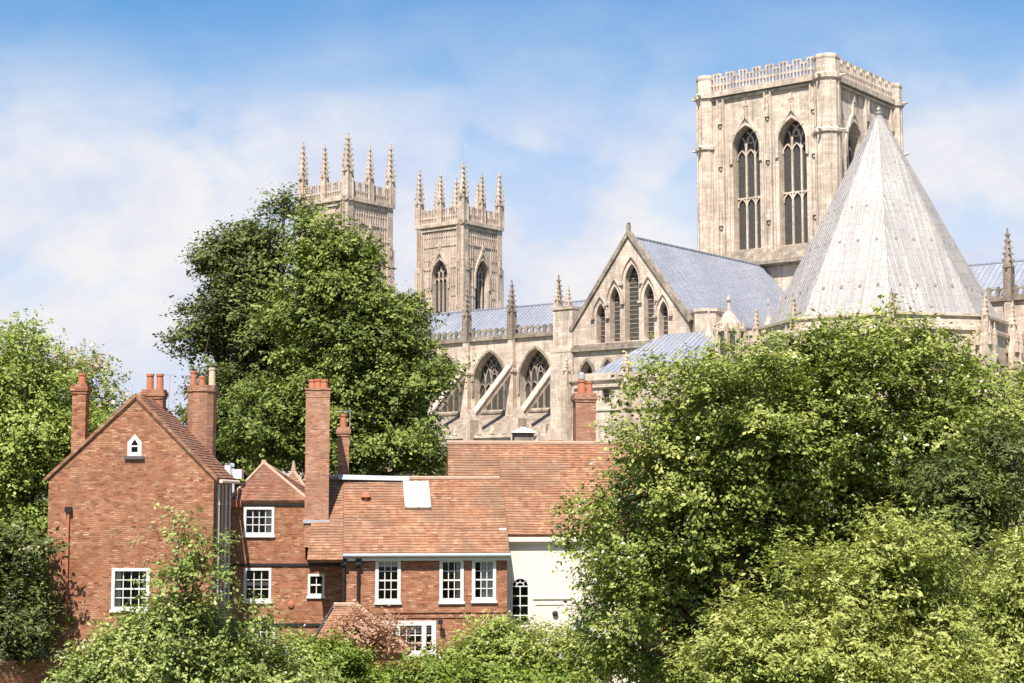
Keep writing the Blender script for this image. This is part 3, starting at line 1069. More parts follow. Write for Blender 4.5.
for q in (.33, .66):
    g.fbox(fa, 5.6, 7.0, wz[0] + q * 1.7, wz[0] + q * 1.7 + .05, -.52, -.42)
g.build('tracery', STONE_W, annexe)
for a in (.4, 9.6):
    g = MB()
    g.fbox(fa, a - .55, a + .55, 0, 22.2, -.02, .9)
    w = fa(a, 0, .45)
    pinnacle(g, w.x, w.y, 22.2, .75, 2.2, 1.7, 3)
    for q in (-.4, .4):
        g.fbox(fa, a + q - .1, a + q + .1, 8, 22.1, .85, 1.05)
    g.build('buttress', STONE_W, annexe)
rf = MB()
A, B = Vector((-9.9, AY + .3, 23.95)), Vector((ax1, AY + .3, 23.95))
Cc, Dd = Vector((ax1, TY - .9, 29.3)), Vector((-4.9, TY - .9, 29.3))
rf.add([A, B, Cc, Dd, (-9.9, TY - .9, 23.95)], [(0, 1, 2, 3), (0, 3, 4)])
for i in range(20):
    x = -9.4 + i * .74
    y1 = 1.0 if x > -4.9 else (x + 9.9) / 5.0
    p0 = Vector((x, A.y, 24.0))
    p1 = Vector((x, A.y + (TY - .9 - A.y) * y1, 24.0 + 5.35 * y1))
    rf.tube([p0, p1], .06, 5)
rf.build('roof', LEAD, annexe)

# --- vestibule and stair turret with crocketed caps, between transept and chapter house
ve = MB()
ve.box(2.5, 13.5, -34.0, -28.0, 0, 28.6)
ve.box(2.3, 13.7, -34.2, -27.8, 28.6, 29.2)
vest = ve.build('vestibule', STONE_W, cath)
for (vx, vy, w, zt) in ((6.2, -38.5, 3.0, 28.8), (10.6, -36.5, 1.5, 28.2), (13.4, -38.5, 1.2, 28.0), (2.4, -37.0, 1.2, 27.6)):
    tv = MB()
    tv.lathe([(w * .56, 0), (w * .56, zt - .3), (w * .68, zt - .1), (w * .68, zt + .25), (w * .5, zt + .4), (w * .46, zt + 1.0), (w * .26, zt + 1.9), (w * .1, zt + 2.5), (w * .05, zt + 3.6),
              (w * .1, zt + 3.8), (w * .1, zt + 4.0), (.03, zt + 4.6)], (vx, vy), 8, 0, R(22.5))
    for k in range(8):
        a = R(45 * k)
        c0 = Vector((vx + math.cos(a) * w * .54, vy + math.sin(a) * w * .54, 0))
        f2 = F(c0, (-math.sin(a), math.cos(a), 0), (math.cos(a), math.sin(a), 0))
        tv.fbox(f2, -w * .1, w * .1, zt - 3.4, zt - .6, -.04, .03, 1)
        c1 = Vector((vx + math.cos(a + R(22.5)) * w * .6, vy + math.sin(a + R(22.5)) * w * .6, 0))
        pinnacle(tv, c1.x, c1.y, zt - 3.5, w * .13, 3.6, .9, 2)
    tv.build('stair_turret' if w > 2 else 'pinnacle', [STONE_W, DGLASS], vest)

# --- chapter house: eight-sided, conical lead roof
chx, chy, chR = 24.7, -34.3, 13.5
A0 = R(-61.0)
ch = MB()
ch.lathe([(chR + .55, 0), (chR + .55, 26.6), (chR + .85, 26.9), (chR + .85, 27.3), (chR + .7, 27.4), (chR + .7, 28.3), (chR + .95, 28.45), (chR + .95, 28.75), (chR - .1, 28.75)], (chx, chy), 8, 0, A0)
chap = ch.build('chapter_house', STONE, cath)
chap['label'] = 'eight-sided chapter house under a tall pointed lead roof'
cr = MB()
zb, za = 28.7, 54.0
for k in range(8):
    a, b = A0 + R(45 * k), A0 + R(45 * (k + 1))
    p = [Vector((chx + chR * math.cos(q), chy + chR * math.sin(q), zb)) for q in (a, b)]
    t = [Vector((chx + .25 * math.cos(q), chy + .25 * math.sin(q), za)) for q in (a, b)]
    cr.add([p[0], p[1], t[1], t[0]], [(0, 1, 2, 3)])
    cr.tube([p[0], t[0]], .085, 6)
    # rolls run straight up each face, parallel to its middle line
    mid_b, mid_t = (p[0] + p[1]) / 2, (t[0] + t[1]) / 2
    sd_ = (p[1] - p[0]).normalized()
    Wd = (p[1] - p[0]).length
    nr = 17
    outn = Vector((math.cos((a + b) / 2), math.sin((a + b) / 2), .4)).normalized()
    for i in range(1, nr):
        q = (i / nr - .5) * Wd
        f_ = 1 - abs(q) / (Wd / 2)
        p0 = mid_b + sd_ * q + outn * .02
        p1 = mid_b + (mid_t - mid_b) * f_ * .985 + sd_ * q + outn * .02
        cr.tube([p0, p1], .034, 5)
cr.lathe([(.28, 53.9), (.45, 54.1), (.45, 54.3), (.2, 54.4), (.3, 54.6), (.26, 54.8), (.05, 55.0)], (chx, chy), 8)
croof = cr.build('roof', LEAD_C, chap)
for k in range(8):
    a = A0 + R(45 * k + 22.5)
    apo = chR * math.cos(R(22.5))
    sdv = Vector((-math.sin(a), math.cos(a), 0))
    for f_, cols in ((.13, (-3.2, -1.1, 1.1, 3.2)), (.35, (-2.2, 0, 2.2)), (.52, (-1.4, .4)), (.74, (0.3,))):
        for q in cols:
            c = Vector((chx + math.cos(a) * apo * (1 - f_), chy + math.sin(a) * apo * (1 - f_), zb + (za - zb) * f_)) + sdv * q
            v = MB()
            o_ = Vector((math.cos(a), math.sin(a), 0))
            lo = [c - sdv * .15 - o_ * .2, c + sdv * .15 - o_ * .2, c + sdv * .15 + o_ * .12, c - sdv * .15 + o_ * .12]
            hi = [x + Vector((0, 0, .30)) - o_ * (.06 if i > 1 else 0) for i, x in enumerate(lo)]
            v.hexa([lo[3], lo[2], lo[1], lo[0]], [hi[3], hi[2], hi[1], hi[0]])
            v.build('roof_vent', VENTG, chap)
dm = MB()                                                            # small dormer hatch low on the right-hand face
a = A0 + R(45 + 22.5)
c = Vector((chx + math.cos(a) * 10.4, chy + math.sin(a) * 10.4, 29.4))
sdv, o_ = Vector((-math.sin(a), math.cos(a), 0)), Vector((math.cos(a), math.sin(a), 0))
lo = [c - sdv * .7 + o_ * .9, c + sdv * .7 + o_ * .9, c + sdv * .7 - o_ * .6, c - sdv * .7 - o_ * .6]
dm.hexa(lo, [x + Vector((0, 0, 1.3)) for x in lo])
dm.build('dormer', LEAD, chap)
for k in range(8):
    a = A0 + R(45 * k)
    b = MB()
    r0 = chR + 1.3
    c = (chx + r0 * math.cos(a), chy + r0 * math.sin(a))
    b.lathe([(1.0, 0), (1.0, 25.5), (.75, 26.4), (.62, 26.5), (.62, 27.4)], c, 4, 0, a + R(45))
    pinnacle(b, c[0], c[1], 27.2, .62, 1.3, 2.6, 4)
    for dx, dy in ((.7, .7), (-.7, .7), (.7, -.7), (-.7, -.7)):
        pinnacle(b, c[0] + dx, c[1] + dy, 25.2, .34, 1.2, 1.3, 2)
    b.build('buttress', STONE_W, chap)
    am = a + R(22.5)
    ap = (chR + .55) * math.cos(R(22.5))
    f2 = F((chx + math.cos(am) * ap, chy + math.sin(am) * ap, 0), (-math.sin(am), math.cos(am), 0), (math.cos(am), math.sin(am), 0))
    w = MB()
    oo = arch(0, 9, 19, 3.0, 5.2)
    w.add([f2(p, q, .03) for p, q in oo], [tuple(range(len(oo)))], 1)
    tracery(w, f2, 0, 9, 19, 3.0, 5.2, 5, .12, .2)
    w.rib(f2, archcurve(0, 19, 3.2, 5.5, 9), .4, -.01, .4)
    w.build('window', [STONE, DGLASS], chap)
    if k % 2 == 0:
        continue


# ------------------------------------------------------------------ the brick houses
def sash(parent, fr, a0, a1, z0, z1, cols, rows, fw=.13, depth=.1, curtain=None, sill=True, proud=.03, mat_=None):
    """White sash window: frame and glazing bars, pane, optional curtain and sill."""
    m = MB()
    d0, d1 = -depth - .06, proud
    m.fbox(fr, a0, a0 + fw, z0, z1, d0, d1)
    m.fbox(fr, a1 - fw, a1, z0, z1, d0, d1)
    m.fbox(fr, a0 + fw, a1 - fw, z1 - fw, z1, d0, d1 - .003)
    m.fbox(fr, a0 + fw, a1 - fw, z0, z0 + fw, d0, d1 - .003)
    ia0, ia1, iz0, iz1 = a0 + fw, a1 - fw, z0 + fw, z1 - fw
    for i in range(1, cols):
        a = ia0 + (ia1 - ia0) * i / cols
        m.fbox(fr, a - .018, a + .018, iz0, iz1, -depth - .02, -depth + .03)
    for j in range(1, rows):
        zz = iz0 + (iz1 - iz0) * j / rows
        t = .032 if (rows % 2 == 0 and j == rows // 2) else .018
        m.fbox(fr, ia0, ia1, zz - t, zz + t, -depth - .022, -depth + .034)
    w = m.build('window', WHITE, parent)
    p = MB()
    p.add([fr(ia0, iz0, -depth), fr(ia1, iz0, -depth), fr(ia1, iz1, -depth), fr(ia0, iz1, -depth)], [(0, 1, 2, 3)])
    p.build('pane', GLASS, w)
    if curtain:
        for (c0, c1, t0, t1) in curtain:
            c = MB()
            n = 10
            A = ia0 + (ia1 - ia0) * c0
            Bq = ia0 + (ia1 - ia0) * c1
            pts = []
            for i in range(n + 1):
                a = A + (Bq - A) * i / n
                dd = -depth - .1 - .03 * (i % 2)
                pts += [fr(a, iz0 + (iz1 - iz0) * t0, dd), fr(a, iz0 + (iz1 - iz0) * t1, dd)]
            c.add(pts, [(2 * i, 2 * i + 2, 2 * i + 3, 2 * i + 1) for i in range(n)])
            c.build('curtain', CURT, w)
    if sill:
        q = MB()
        q.fbox(fr, a0 - .05, a1 + .05, z0 - .1, z0 - .002, -.05, .1)
        q.build('sill', WHITE if mat_ is None else mat_, w)
    return w


def rect(a0, a1, z0, z1):
    return [(a0, z0), (a1, z0), (a1, z1), (a0, z1)]


def tile_roof(name, quadpts, mt, parent, row=.17, sag=.025, thick=.14):
    """Roof slope in overlapping courses; quadpts = low-left, low-right, high-right, high-left (front view)."""
    A, B, Cq, Dq = (Vector(p) for p in quadpts)
    rnd = random.Random(int(A.x * 100))
    n = (B - A).cross(Dq - A)
    if n.length < 1e-6:
        n = (B - A).cross(Cq - A)
    n.normalize()
    slope = max((Dq - A).length, (Cq - B).length)
    rows = max(3, int(slope / row))
    segs = max(2, int((B - A).length / 1.1))
    mb = MB()
    off = [[rnd.uniform(-sag, sag) for _ in range(segs + 1)] for _ in range(4)]

    def P(i, t):
        u = i / segs
        p = (A * (1 - u) + B * u) * (1 - t) + (Dq * (1 - u) + Cq * u) * t
        k = t * 3
        j = min(int(k), 2)
        f = k - j
        return p + n * ((off[j][i] * (1 - f) + off[j + 1][i] * f) * (1 if 0 < i < segs else .3))
    for r in range(rows):
        t0, t1 = r / rows, (r + 1) / rows
        lift = .028
        for i in range(segs):
            j0, j1 = rnd.uniform(-.006, .006), rnd.uniform(-.006, .006)
            a, b = P(i, t0) + n * (lift + j0), P(i + 1, t0) + n * (lift + j1)
            c, d = P(i + 1, t1) + n * .002, P(i, t1) + n * .002
            mb.add([a, b, c, d, P(i, t0), P(i + 1, t0)], [(0, 1, 2, 3), (4, 5, 1, 0)])
    lo = [p - n * thick for p in (A, B, Cq, Dq)]
    mb.add(lo + [A, B, Cq, Dq], [(3, 2, 1, 0), (0, 1, 5, 4), (1, 2, 6, 5), (2, 3, 7, 6), (3, 0, 4, 7)])
    return mb.build(name, mt, parent)


def chimney(parent, x, y, w, d, z0, z1, pots, mt=None, band=True, round_=False, label=None, flash=None, mast=None):
    m = MB()
    if round_:
        m.lathe([(w / 2, z0), (w / 2, z1 - .3), (w / 2 + .05, z1 - .28), (w / 2 + .05, z1)], (x, y), 12)
    else:
        h, k = w / 2, d / 2
        m.box(x - h, x + h, y - k, y + k, z0, z1 - .42)
        if band:
            m.box(x - h - .04, x + h + .04, y - k - .04, y + k + .04, z1 - .42, z1 - .3)
            m.box(x - h - .085, x + h + .085, y - k - .085, y + k + .085, z1 - .3, z1 - .1)
            m.box(x - h - .03, x + h + .03, y - k - .03, y + k + .03, z1 - .1, z1)
        else:
            m.box(x - h - .02, x + h + .02, y - k - .02, y + k + .02, z1 - .42, z1 - .08)
            m.box(x - h - .06, x + h + .06, y - k - .06, y + k + .06, z1 - .08, z1)
    c = m.build('chimney', mt or BRICK_P, parent)
    if label:
        c['label'] = label
    for (px, h, r, pm) in pots:
        p = MB()
        p.lathe([(r * 1.05, z1 - .02), (r, z1 + h * .5), (r * .92, z1 + h - .12), (r * 1.12, z1 + h - .1), (r * 1.12, z1 + h), (r * .75, z1 + h), (r * .7, z1 + h - .2)], (x + px, y), 10)
        p.build('chimney_pot', pm, c)
    if flash:
        f = MB()
        f.box(x - w / 2 - .06, x + w / 2 + .06, y - d / 2 - .07, y + d / 2 + .03, flash - .14, flash)
        f.build('flashing', GREYLEAD, c)
    return c


def pipe(parent, pts, r, mt, name='downpipe'):
    m = MB()
    m.tube(pts, r, 8)
    for i in range(len(pts) - 1):
        a, b = Vector(pts[i]), Vector(pts[i + 1])
        L = (b - a).length
        for k in range(1, int(L / 1.6) + 1):
            q = a + (b - a) * (k * 1.6 / max(L, 1.6))
            e = (b - a).normalized() * .05
            if k * 1.6 < L:
                m.tube([q - e, q + e], r * 1.35, 8)
    return m.build(name, mt, parent)


def strip_lintel(mb, fr, a0, a1, z, h=.26, n=12, d=.015):
    for i in range(n):
        s0 = a0 + (a1 - a0) * i / n
        s1 = a0 + (a1 - a0) * (i + 1) / n - .015
        lean = ((i + .5) / n - .5) * .25
        mb.add([fr(s0, z, d), fr(s1, z, d), fr(s1 + lean, z + h, d), fr(s0 + lean, z + h, d)], [(0, 1, 2, 3)])


# --- 1: gabled house on the left (front at 70 m)
D1 = 70.0
h1 = thing('brick_house', 'tall red brick house at the left with a plain gable end and three chimneys', 'house', (pt(131, 500, D1).x, D1, 0), 0)
ox = h1.location.x


def q1(px, py, D=D1):
    p = pt(px, py, D)
    return p.x - ox, p.z


f1 = F((0, 0, 0), (1, 0, 0), (0, -1, 0))
xl, ze1 = q1(49, 476)
xr, _ = q1(214, 478)
xa, zap = q1(136, 398)
L1 = 4.6
wl, wt = q1(112, 568)
wr, wb = q1(149, 610)
gl, gtz = q1(128, 434)
gr, gbz = q1(141.5, 456)
gc, ghw = (gl + gr) / 2, (gr - gl) / 2
gout = [(gc - ghw, gbz), (gc + ghw, gbz), (gc + ghw, gtz - .35), (gc, gtz), (gc - ghw, gtz - .35)]
m = MB()
m.panel(f1, [(xl, -.5), (xr, -.5), (xr, ze1), (xa, zap), (xl, ze1)], [rect(wl, wr, wb, wt), gout], .34)
m.quad((xr, 0, -.5), (xr, L1, -.5), (xr, L1, ze1), (xr, 0, ze1))
m.quad((xl, L1, -.5), (xl, 0, -.5), (xl, 0, ze1), (xl, L1, ze1))
m.add([(xl, L1, -.5), (xr, L1, -.5), (xr, L1, ze1), (xa, L1, zap), (xl, L1, ze1)], [(4, 3, 2, 1, 0)])
m.quad((xl, .4, 3.0), (xr, .4, 3.0), (xr, L1, 3.0), (xl, L1, 3.0))
m.add([f1(a, z, .012) for a, z in []], []) if False else None
wall = m.build('wall', BRICK, h1)
ar = MB()
strip_lintel(ar, f1, wl, wr, wt + .01, .28, 13)
ar.build('brick_arch', BRICK, h1)
ar = MB()
hx0, hz0 = q1(112, 537)                                           # relieving arch of a blocked opening
hx1, _ = q1(165, 537)
for i in range(22):
    t0, t1 = i / 22, (i + .86) / 22
    f_ = lambda t, o: f1(hx0 + (hx1 - hx0) * t, hz0 + math.sin(math.pi * t) * .42 + o, .012)
    ar.add([f_(t0, 0), f_(t1, 0), f_(t1, .22), f_(t0, .22)], [(0, 1, 2, 3)])
ar.build('brick_arch', BRICK, h1)
sash(h1, f1, wl, wr, wb, wt, 4, 4, .13, .13, [(0.0, .16, 0, 1), (.84, 1, 0, 1)])
m = MB()
gi = [(gc - ghw * .45, gbz + .16), (gc + ghw * .45, gbz + .16), (gc + ghw * .45, gtz - .42), (gc, gtz - .22), (gc - ghw * .45, gtz - .42)]
m.panel(f1, gout, [gi], .12, .03, False, True)
zq = gbz + (gtz - gbz) * .45
m.fbox(f1, gc - ghw * .45, gc + ghw * .45, zq - .03, zq + .03, -.08, .0)
w = m.build('window', WHITE, h1)
m = MB()
m.add([f1(a, z, -.06) for a, z in gi], [(0, 1, 2, 3, 4)])
m.build('pane', GLASS, w)
m = MB()
m.fbox(f1, gl - .12, gr + .12, gbz - .14, gbz - .005, -.05, .12)
m.build('sill', SLATE, w)
# roof: two slopes with a pale verge
e = .13
tile_roof('roof', [(xr + e, -.06, ze1 - e * 1.0 + .06), (xr + e, L1 + .1, ze1 - e + .06), (xa, L1 + .1, zap + .14), (xa, -.06, zap + .14)], TILE_D, h1)
tile_roof('roof', [(xl - e, L1 + .1, ze1 - e + .06), (xl - e, -.06, ze1 - e + .06), (xa, -.06, zap + .14), (xa, L1 + .1, zap + .14)], TILE_D, h1)
for s, xe in ((1, xr + e), (-1, xl - e)):
    m = MB()
    A, B = Vector((xe, -.1, ze1 - e + .1)), Vector((xa, -.1, zap + .2))
    off = Vector((0, 0, -.17))
    m.add([A, B, B + off, A + off, A + Vector((0, .24, 0)), B + Vector((0, .24, 0)), B + off + Vector((0, .24, 0)), A + off + Vector((0, .24, 0))],
          [(0, 1, 2, 3), (4, 5, 1, 0), (7, 6, 5, 4), (3, 2, 6, 7), (0, 3, 7, 4)])
    m.build('verge', TILE, h1)
px_, pz_ = q1(69, 512)
pipe(h1, [(px_, -.09, 0), (px_, -.09, pz_)], .05, CLAY)
m = MB()
m.box(px_ - .14, px_ + .14, -.2, -.02, pz_, pz_ + .22)
m.build('hopper', IRON, h1)
for yy, mt in ((.6, WHITE), (1.5, PALEPOT), (2.4, WHITE), (3.4, RENDER)):
    pipe(h1, [(xr + .1, yy, 0), (xr + .1, yy, ze1 - .35)], .06, mt)
m = MB()
m.tube([(xr + .3, 0, ze1 - .22), (xr + .3, L1 - .1, ze1 - .22)], .08, 8)
m.build('gutter', RENDER, h1)
a, b = q1(83, 385, 72.5)
chimney(h1, a, 2.2, .6, .6, 8.5, b + .0, [(0.05, .5, .17, CLAY)], BRICK, label='slim chimney at the left edge with one short pot')
a, b = q1(155, 390, 74.0)
chimney(h1, a, 3.9, .92, .7, 10.5, b, [(-.2, .72, .16, CLAY), (.24, .72, .16, CLAY)], BRICK, label='short chimney behind the gable tip with two red pots')
a, b = q1(202.5, 386, 76.0)
cc = chimney(h1, a, 6.0, 1.34, 1.2, 5.0, b, [(-.42, .7, .14, CLAY), (-.02, .45, .14, CLAY), (.44, .85, .15, PALEPOT)], BRICK_P, round_=True, label='rounded chimney stack with three pots, one pale')
a, b = q1(166, 377, 74.0)
m = MB()                                                           # television aerial
m.tube([(a + .15, 3.9, b - 1.6), (a + .2, 3.9, b + .1)], .02, 5)
m.tube([(a - .45, 3.9, b + .12), (a + .35, 3.9, b + .08)], .015, 5)
for k in range(5):
    m.tube([(a - .4 + k * .17, 3.7, b + .1), (a - .4 + k * .17, 4.1, b + .1)], .01, 4)
m.build('aerial', GREYLEAD, h1)

# --- 2: narrow wing with pyramid roof (front at 74 m)
D2 = 74.0
h2 = thing('brick_house', 'narrow red brick house with a small pyramid roof beside the gable house', 'house', (pt(267, 500, D2).x, D2, 0), 0)
ox2 = h2.location.x


def q2(px, py, D=D2):
    p = pt(px, py, D)
    return p.x - ox2, p.z


f2_ = F((0, 0, 0), (1, 0, 0), (0, -1, 0))
xl, ze = q2(229.5, 502)
xr, _ = q2(306, 502)
_, zstr = q2(270, 566)
xr2, _ = q2(345, 566)
holes, wins = [], []
for (u0, v0, u1, v1, c, r, cur) in ((244, 507, 274, 535, 4, 3, [(.78, 1, 0, 1)]), (244, 568, 271, 601, 3, 3, [(.0, 1, .45, .58)]), (308, 574, 324.5, 596, 2, 2, None), (252, 622, 275, 650, 3, 3, None)):
    a0, z1 = q2(u0, v0)
    a1, z0 = q2(u1, v1)
    wins.append((a0, a1, z0, z1, c, r, cur))
    holes.append(rect(a0, a1, z0, z1))
m = MB()
_, zlow = q2(320, 560)
m.panel(f2_, [(xl, -.5), (xr2, -.5), (xr2, zlow), (xr, zlow), (xr, ze), (xl, ze)], holes, .3)
L2 = 6.0
m.quad((xl, L2, -.5), (xl, 0, -.5), (xl, 0, ze), (xl, L2, ze))
m.quad((xr, 0, zlow), (xr, L2, zlow), (xr, L2, ze), (xr, 0, ze))
m.quad((xr2, 0, -.5), (xr2, L2, -.5), (xr2, L2, zlow), (xr2, 0, zlow))
m.quad((xr, L2, -.5), (xl, L2, -.5), (xl, L2, ze), (xr, L2, ze))
m.quad((xl, .3, 4.6), (xr2, .3, 4.6), (xr2, L2, 4.6), (xl, L2, 4.6))
m.quad((xr, .01, zlow), (xr2, .01, zlow), (xr2, L2, zlow), (xr, L2, zlow))
m.build('wall', BRICK, h2)
for w_ in wins:
    sash(h2, f2_, *w_[:6], fw=.11 if w_[4] > 2 else .1, depth=.08, curtain=w_[6])
m = MB()
for (v, u0, u1) in ((503.5, 236, 306), (564, 232, 345), (624, 232, 330)):
    a0, z0 = q2(u0, v)
    a1, _ = q2(u1, v)
    m = MB()
    m.fbox(f2_, a0, a1, z0 - .09, z0 + .03, -.02, .07)
    m.build('string_course', IRON, h2)
pa, pz = q2(264, 464, D2 + 3)
ea = .15
zc = ze + .05
apex = Vector((pa, 3.0, pz))
c4 = [Vector((xl - .05, -ea, zc)), Vector((xr + ea, -ea, zc)), Vector((xr + ea, L2 + ea, zc)), Vector((xl - .05, L2 + ea, zc))]
for i in range(4):
    A, B = c4[i], c4[(i + 1) % 4]
    tile_roof('roof', [A, B, apex, apex], TILE_D, h2)
m = MB()
for c in c4:
    m.tube([c + Vector((0, 0, .04)), apex + Vector((0, 0, .06))], .075, 6)
m.lathe([(.18, pz - .05), (.1, pz + .2)], (apex.x, apex.y), 6)
m.build('hip_ridge', RIDGE, h2)
pb, pz2 = q2(289, 470, D2 + 6.5)
a2 = Vector((pb, 8.2, pz2))
b0 = pz2 - 2.1
c4 = [Vector((pb - 1.7, 6.3, b0)), Vector((pb + 1.7, 6.3, b0)), Vector((pb + 1.7, 10, b0)), Vector((pb - 1.7, 10, b0))]
for i in range(4):
    tile_roof('roof', [c4[i], c4[(i + 1) % 4], a2, a2], TILE, h2)
m = MB()
m.tube([c4[0], a2], .08, 6)
m.tube([c4[1], a2], .08, 6)
m.lathe([(.14, pz2), (.08, pz2 + .3), (.04, pz2 + .5)], (a2.x, a2.y), 6)
m.build('hip_ridge', RIDGE, h2)
m = MB()
m.box(pb - 1.65, pb + 1.65, 6.35, 9.95, 0, b0)
m.build('rear_wall', BRICK, h2)
a, zz = q2(230.5, 520)
pipe(h2, [(a, -.1, 0), (a, -.1, ze - .1)], .055, IRON)
m = MB()
a0, z0 = q2(231, 506)
m.box(a0 - .02, a0 + .5, -.32, -.02, z0 - .05, z0 + .28)
m.build('hopper', CLAY, h2)
m = MB()
a0, z0 = q2(226, 474)
m.box(a0 - .12, a0 + .14, .3, .55, z0 - .5, z0 + .4)
m.box(a0 + .2, a0 + .6, .6, 1.2, z0 - .2, z0 + .22)
m.build('water_tank', WHITE, h2)
m = MB()
a0, z0 = q2(291, 604)
for k in range(8):
    pass
m.lathe([(.16, 0), (.16, .06), (.05, .09)], (0, 0), 10)
mo = m.build('alarm_box', CLAY, h2)
mo.location = (a0, -.01, z0)
mo.rotation_euler = (R(90), 0, 0)

# --- 3: long wing with the big tiled roof (turned a few degrees, right end farther)
D3 = 72.0
RZ3 = R(6)
s0 = pt(345, 550, D3)
h3 = thing('brick_house', 'long red brick house with a patched tile roof, tall square chimney and white sash windows', 'house', (s0.x, D3, 0), RZ3)
c3, s3 = math.cos(RZ3), math.sin(RZ3)


def q3(px, py, off=0.0):
    """Local (x, z) where the sight line meets the vertical plane y_local = off."""
    x, y = (px - 512) / FPX, (341.5 - py) / FPX
    d = Vector((x, math.cos(PITCH) - y * math.sin(PITCH), math.sin(PITCH) + y * math.cos(PITCH)))
    o = Vector((0, 0, CAMH)) - Vector(h3.location)
    lo = Vector((o.x * c3 + o.y * s3, -o.x * s3 + o.y * c3, o.z))
    ld = Vector((d.x * c3 + d.y * s3, -d.x * s3 + d.y * c3, d.z))
    t = (off - lo.y) / ld.y
    p = lo + ld * t
    return p.x, p.z


f3 = F((0, 0, 0), (1, 0, 0), (0, -1, 0))
xl, _ = q3(345, 600)
xr, zg = q3(507, 556)
wins, holes = [], []
for (u0, v0, u1, v1, c, r, cur) in ((375.5, 559, 400.5, 602, 3, 4, [(0, 1, .86, 1)]), (439.5, 559, 463.5, 601.5, 3, 4, [(.78, 1, 0, 1)]), (472, 559, 496, 600.5, 3, 4, [(.3, 1, 0, 1)])):
    a0, z1 = q3(u0, v0)
    a1, z0 = q3(u1, v1)
    wins.append((a0, a1, z0, z1, c, r, cur))
    holes.append(rect(a0, a1, z0, z1))
b0x, bz1 = q3(384, 621)
b1x, bz0 = q3(436, 653)
holes.append(rect(b0x, b1x, bz0, bz1))
L3 = 6.4
_, zeL = q3(345, 556)
zE = zg + .02
m = MB()
m.panel(f3, [(xl, -.5), (xr, -.5), (xr, zE), (xl, zE)], holes, .3)
m.quad((xr, 0, -.5), (xr, L3, -.5), (xr, L3, zE), (xr, 0, zE))
m.quad((xl, L3, -.5), (xl, 0, -.5), (xl, 0, zE), (xl, L3, zE))
m.quad((xr, L3, -.5), (xl, L3, -.5), (xl, L3, zE), (xr, L3, zE))
m.quad((xl, .3, 3.9), (xr, .3, 3.9), (xr, L3, 3.9), (xl, L3, 3.9))
m.build('wall', BRICK, h3)
for w_ in wins:
    sash(h3, f3, *w_[:6], fw=.14, depth=.08, curtain=w_[6], proud=.05)
# broad ground-floor window in three lights
m = MB()
fw = .16
cuts = [b0x, b0x + .62, b0x + 1.72, b1x]
m.fbox(f3, b0x, b1x, bz1 - .2, bz1, -.16, .06)
m.fbox(f3, b0x, b1x, bz0, bz0 + .1, -.16, .06)
for a in (b0x + .08, b0x + .6, b0x + 1.74, b1x - .1):
    m.fbox(f3, a - .1, a + .1, bz0 + .1, bz1 - .2, -.16, .057)
for a in (b0x + .98, b0x + 1.36):
    m.fbox(f3, a - .02, a + .02, bz0 + .1, bz1 - .2, -.12, -.06)
for j in (1, 2, 3):
    zz = bz0 + .1 + (bz1 - bz0 - .3) * j / 3.3
    m.fbox(f3, b0x + .1, b1x - .1, zz - .02, zz + .02, -.122, -.064)
bw = m.build('window', WHITE, h3)
m = MB()
m.quad(f3(b0x, bz0, -.1), f3(b1x, bz0, -.1), f3(b1x, bz1, -.1), f3(b0x, bz1, -.1))
m.build('pane', GLASS, bw)
m = MB()
m.quad(f3(b0x, bz1 - .55, -.22), f3(b1x, bz1 - .55, -.22), f3(b1x, bz1, -.22), f3(b0x, bz1, -.22))
m.build('curtain', CURT, bw)
m = MB()
a0, z0 = q3(339, 621)
m.fbox(f3, b0x - .03, b1x + .03, bz0 - .12, bz0 - .002, -.04, .14)
m.build('sill', WHITE, bw)
for (v, u0, u1, t) in ((611, 350, 506, .1), (617, 350, 506, .06)):
    a0, z0 = q3(u0, v)
    a1, _ = q3(u1, v)
    m = MB()
    m.fbox(f3, a0, a1, z0 - t, z0 + .03, -.02, .05)
    m.build('brick_band', BRICK, h3)
# front slope: from the gutter up to the ridge
ridge_y = 3.4
rl, zrid = q3(334, 478, ridge_y)
rr, zrid2 = q3(450, 480, ridge_y)
zrid = (zrid + zrid2) / 2
tile_roof('roof', [(xl - .1, -.3, zE + .02), (xr + .1, -.3, zE + .02), (xr + .1, ridge_y, zrid), (xl - .1, ridge_y, zrid)], TILE, h3)
tile_roof('roof', [(xr + .1, 2 * ridge_y + .3, zE + .02), (xl - .1, 2 * ridge_y + .3, zE + .02), (xl - .1, ridge_y, zrid), (xr + .1, ridge_y, zrid)], TILE, h3)
# lower left part of the slope in front of the tall chimney
al, zl = q3(307, 560, -.35)
tile_roof('roof', [(al, -.38, zl), (xl - .11, -.38, zl), (xl - .11, ridge_y, zrid - .05), (al + .3, ridge_y, zrid - .05)], TILE, h3)
m = MB()
m.add([(xl, 0, zE), (xl, 2 * ridge_y, zE), (xl, ridge_y, zrid)], [(0, 1, 2)])
m.build('gable', BRICK, h3)
m = MB()
m.add([(xr, 0, zE), (xr, 2 * ridge_y, zE), (xr, ridge_y, zrid - .05)], [(0, 1, 2)])
m.build('gable', BRICK, h3)
m = MB()
m.tube([(al + .3, ridge_y, zrid + .05), (xl + 3.5, ridge_y, zrid + .04), (xr, ridge_y, zrid + .04)], .1, 6)
m.build('ridge', RIDGE, h3)
m = MB()
m.add([(al + 1.3, ridge_y - .32, zrid - .02), (xl + 2.9, ridge_y - .2, zrid - .08), (xl + 2.9, ridge_y - .1, zrid + .12), (al + 1.3, ridge_y - .12, zrid + .2)], [(0, 1, 2, 3)])
m.build('flashing', GREYLEAD, h3)
m = MB()                                                            # white eaves board and lead gutter
m.fbox(f3, xl - .05, xr + .12, zE - .2, zE, -.02, .22)
m.build('eaves_board', WHITE, h3)
m = MB()
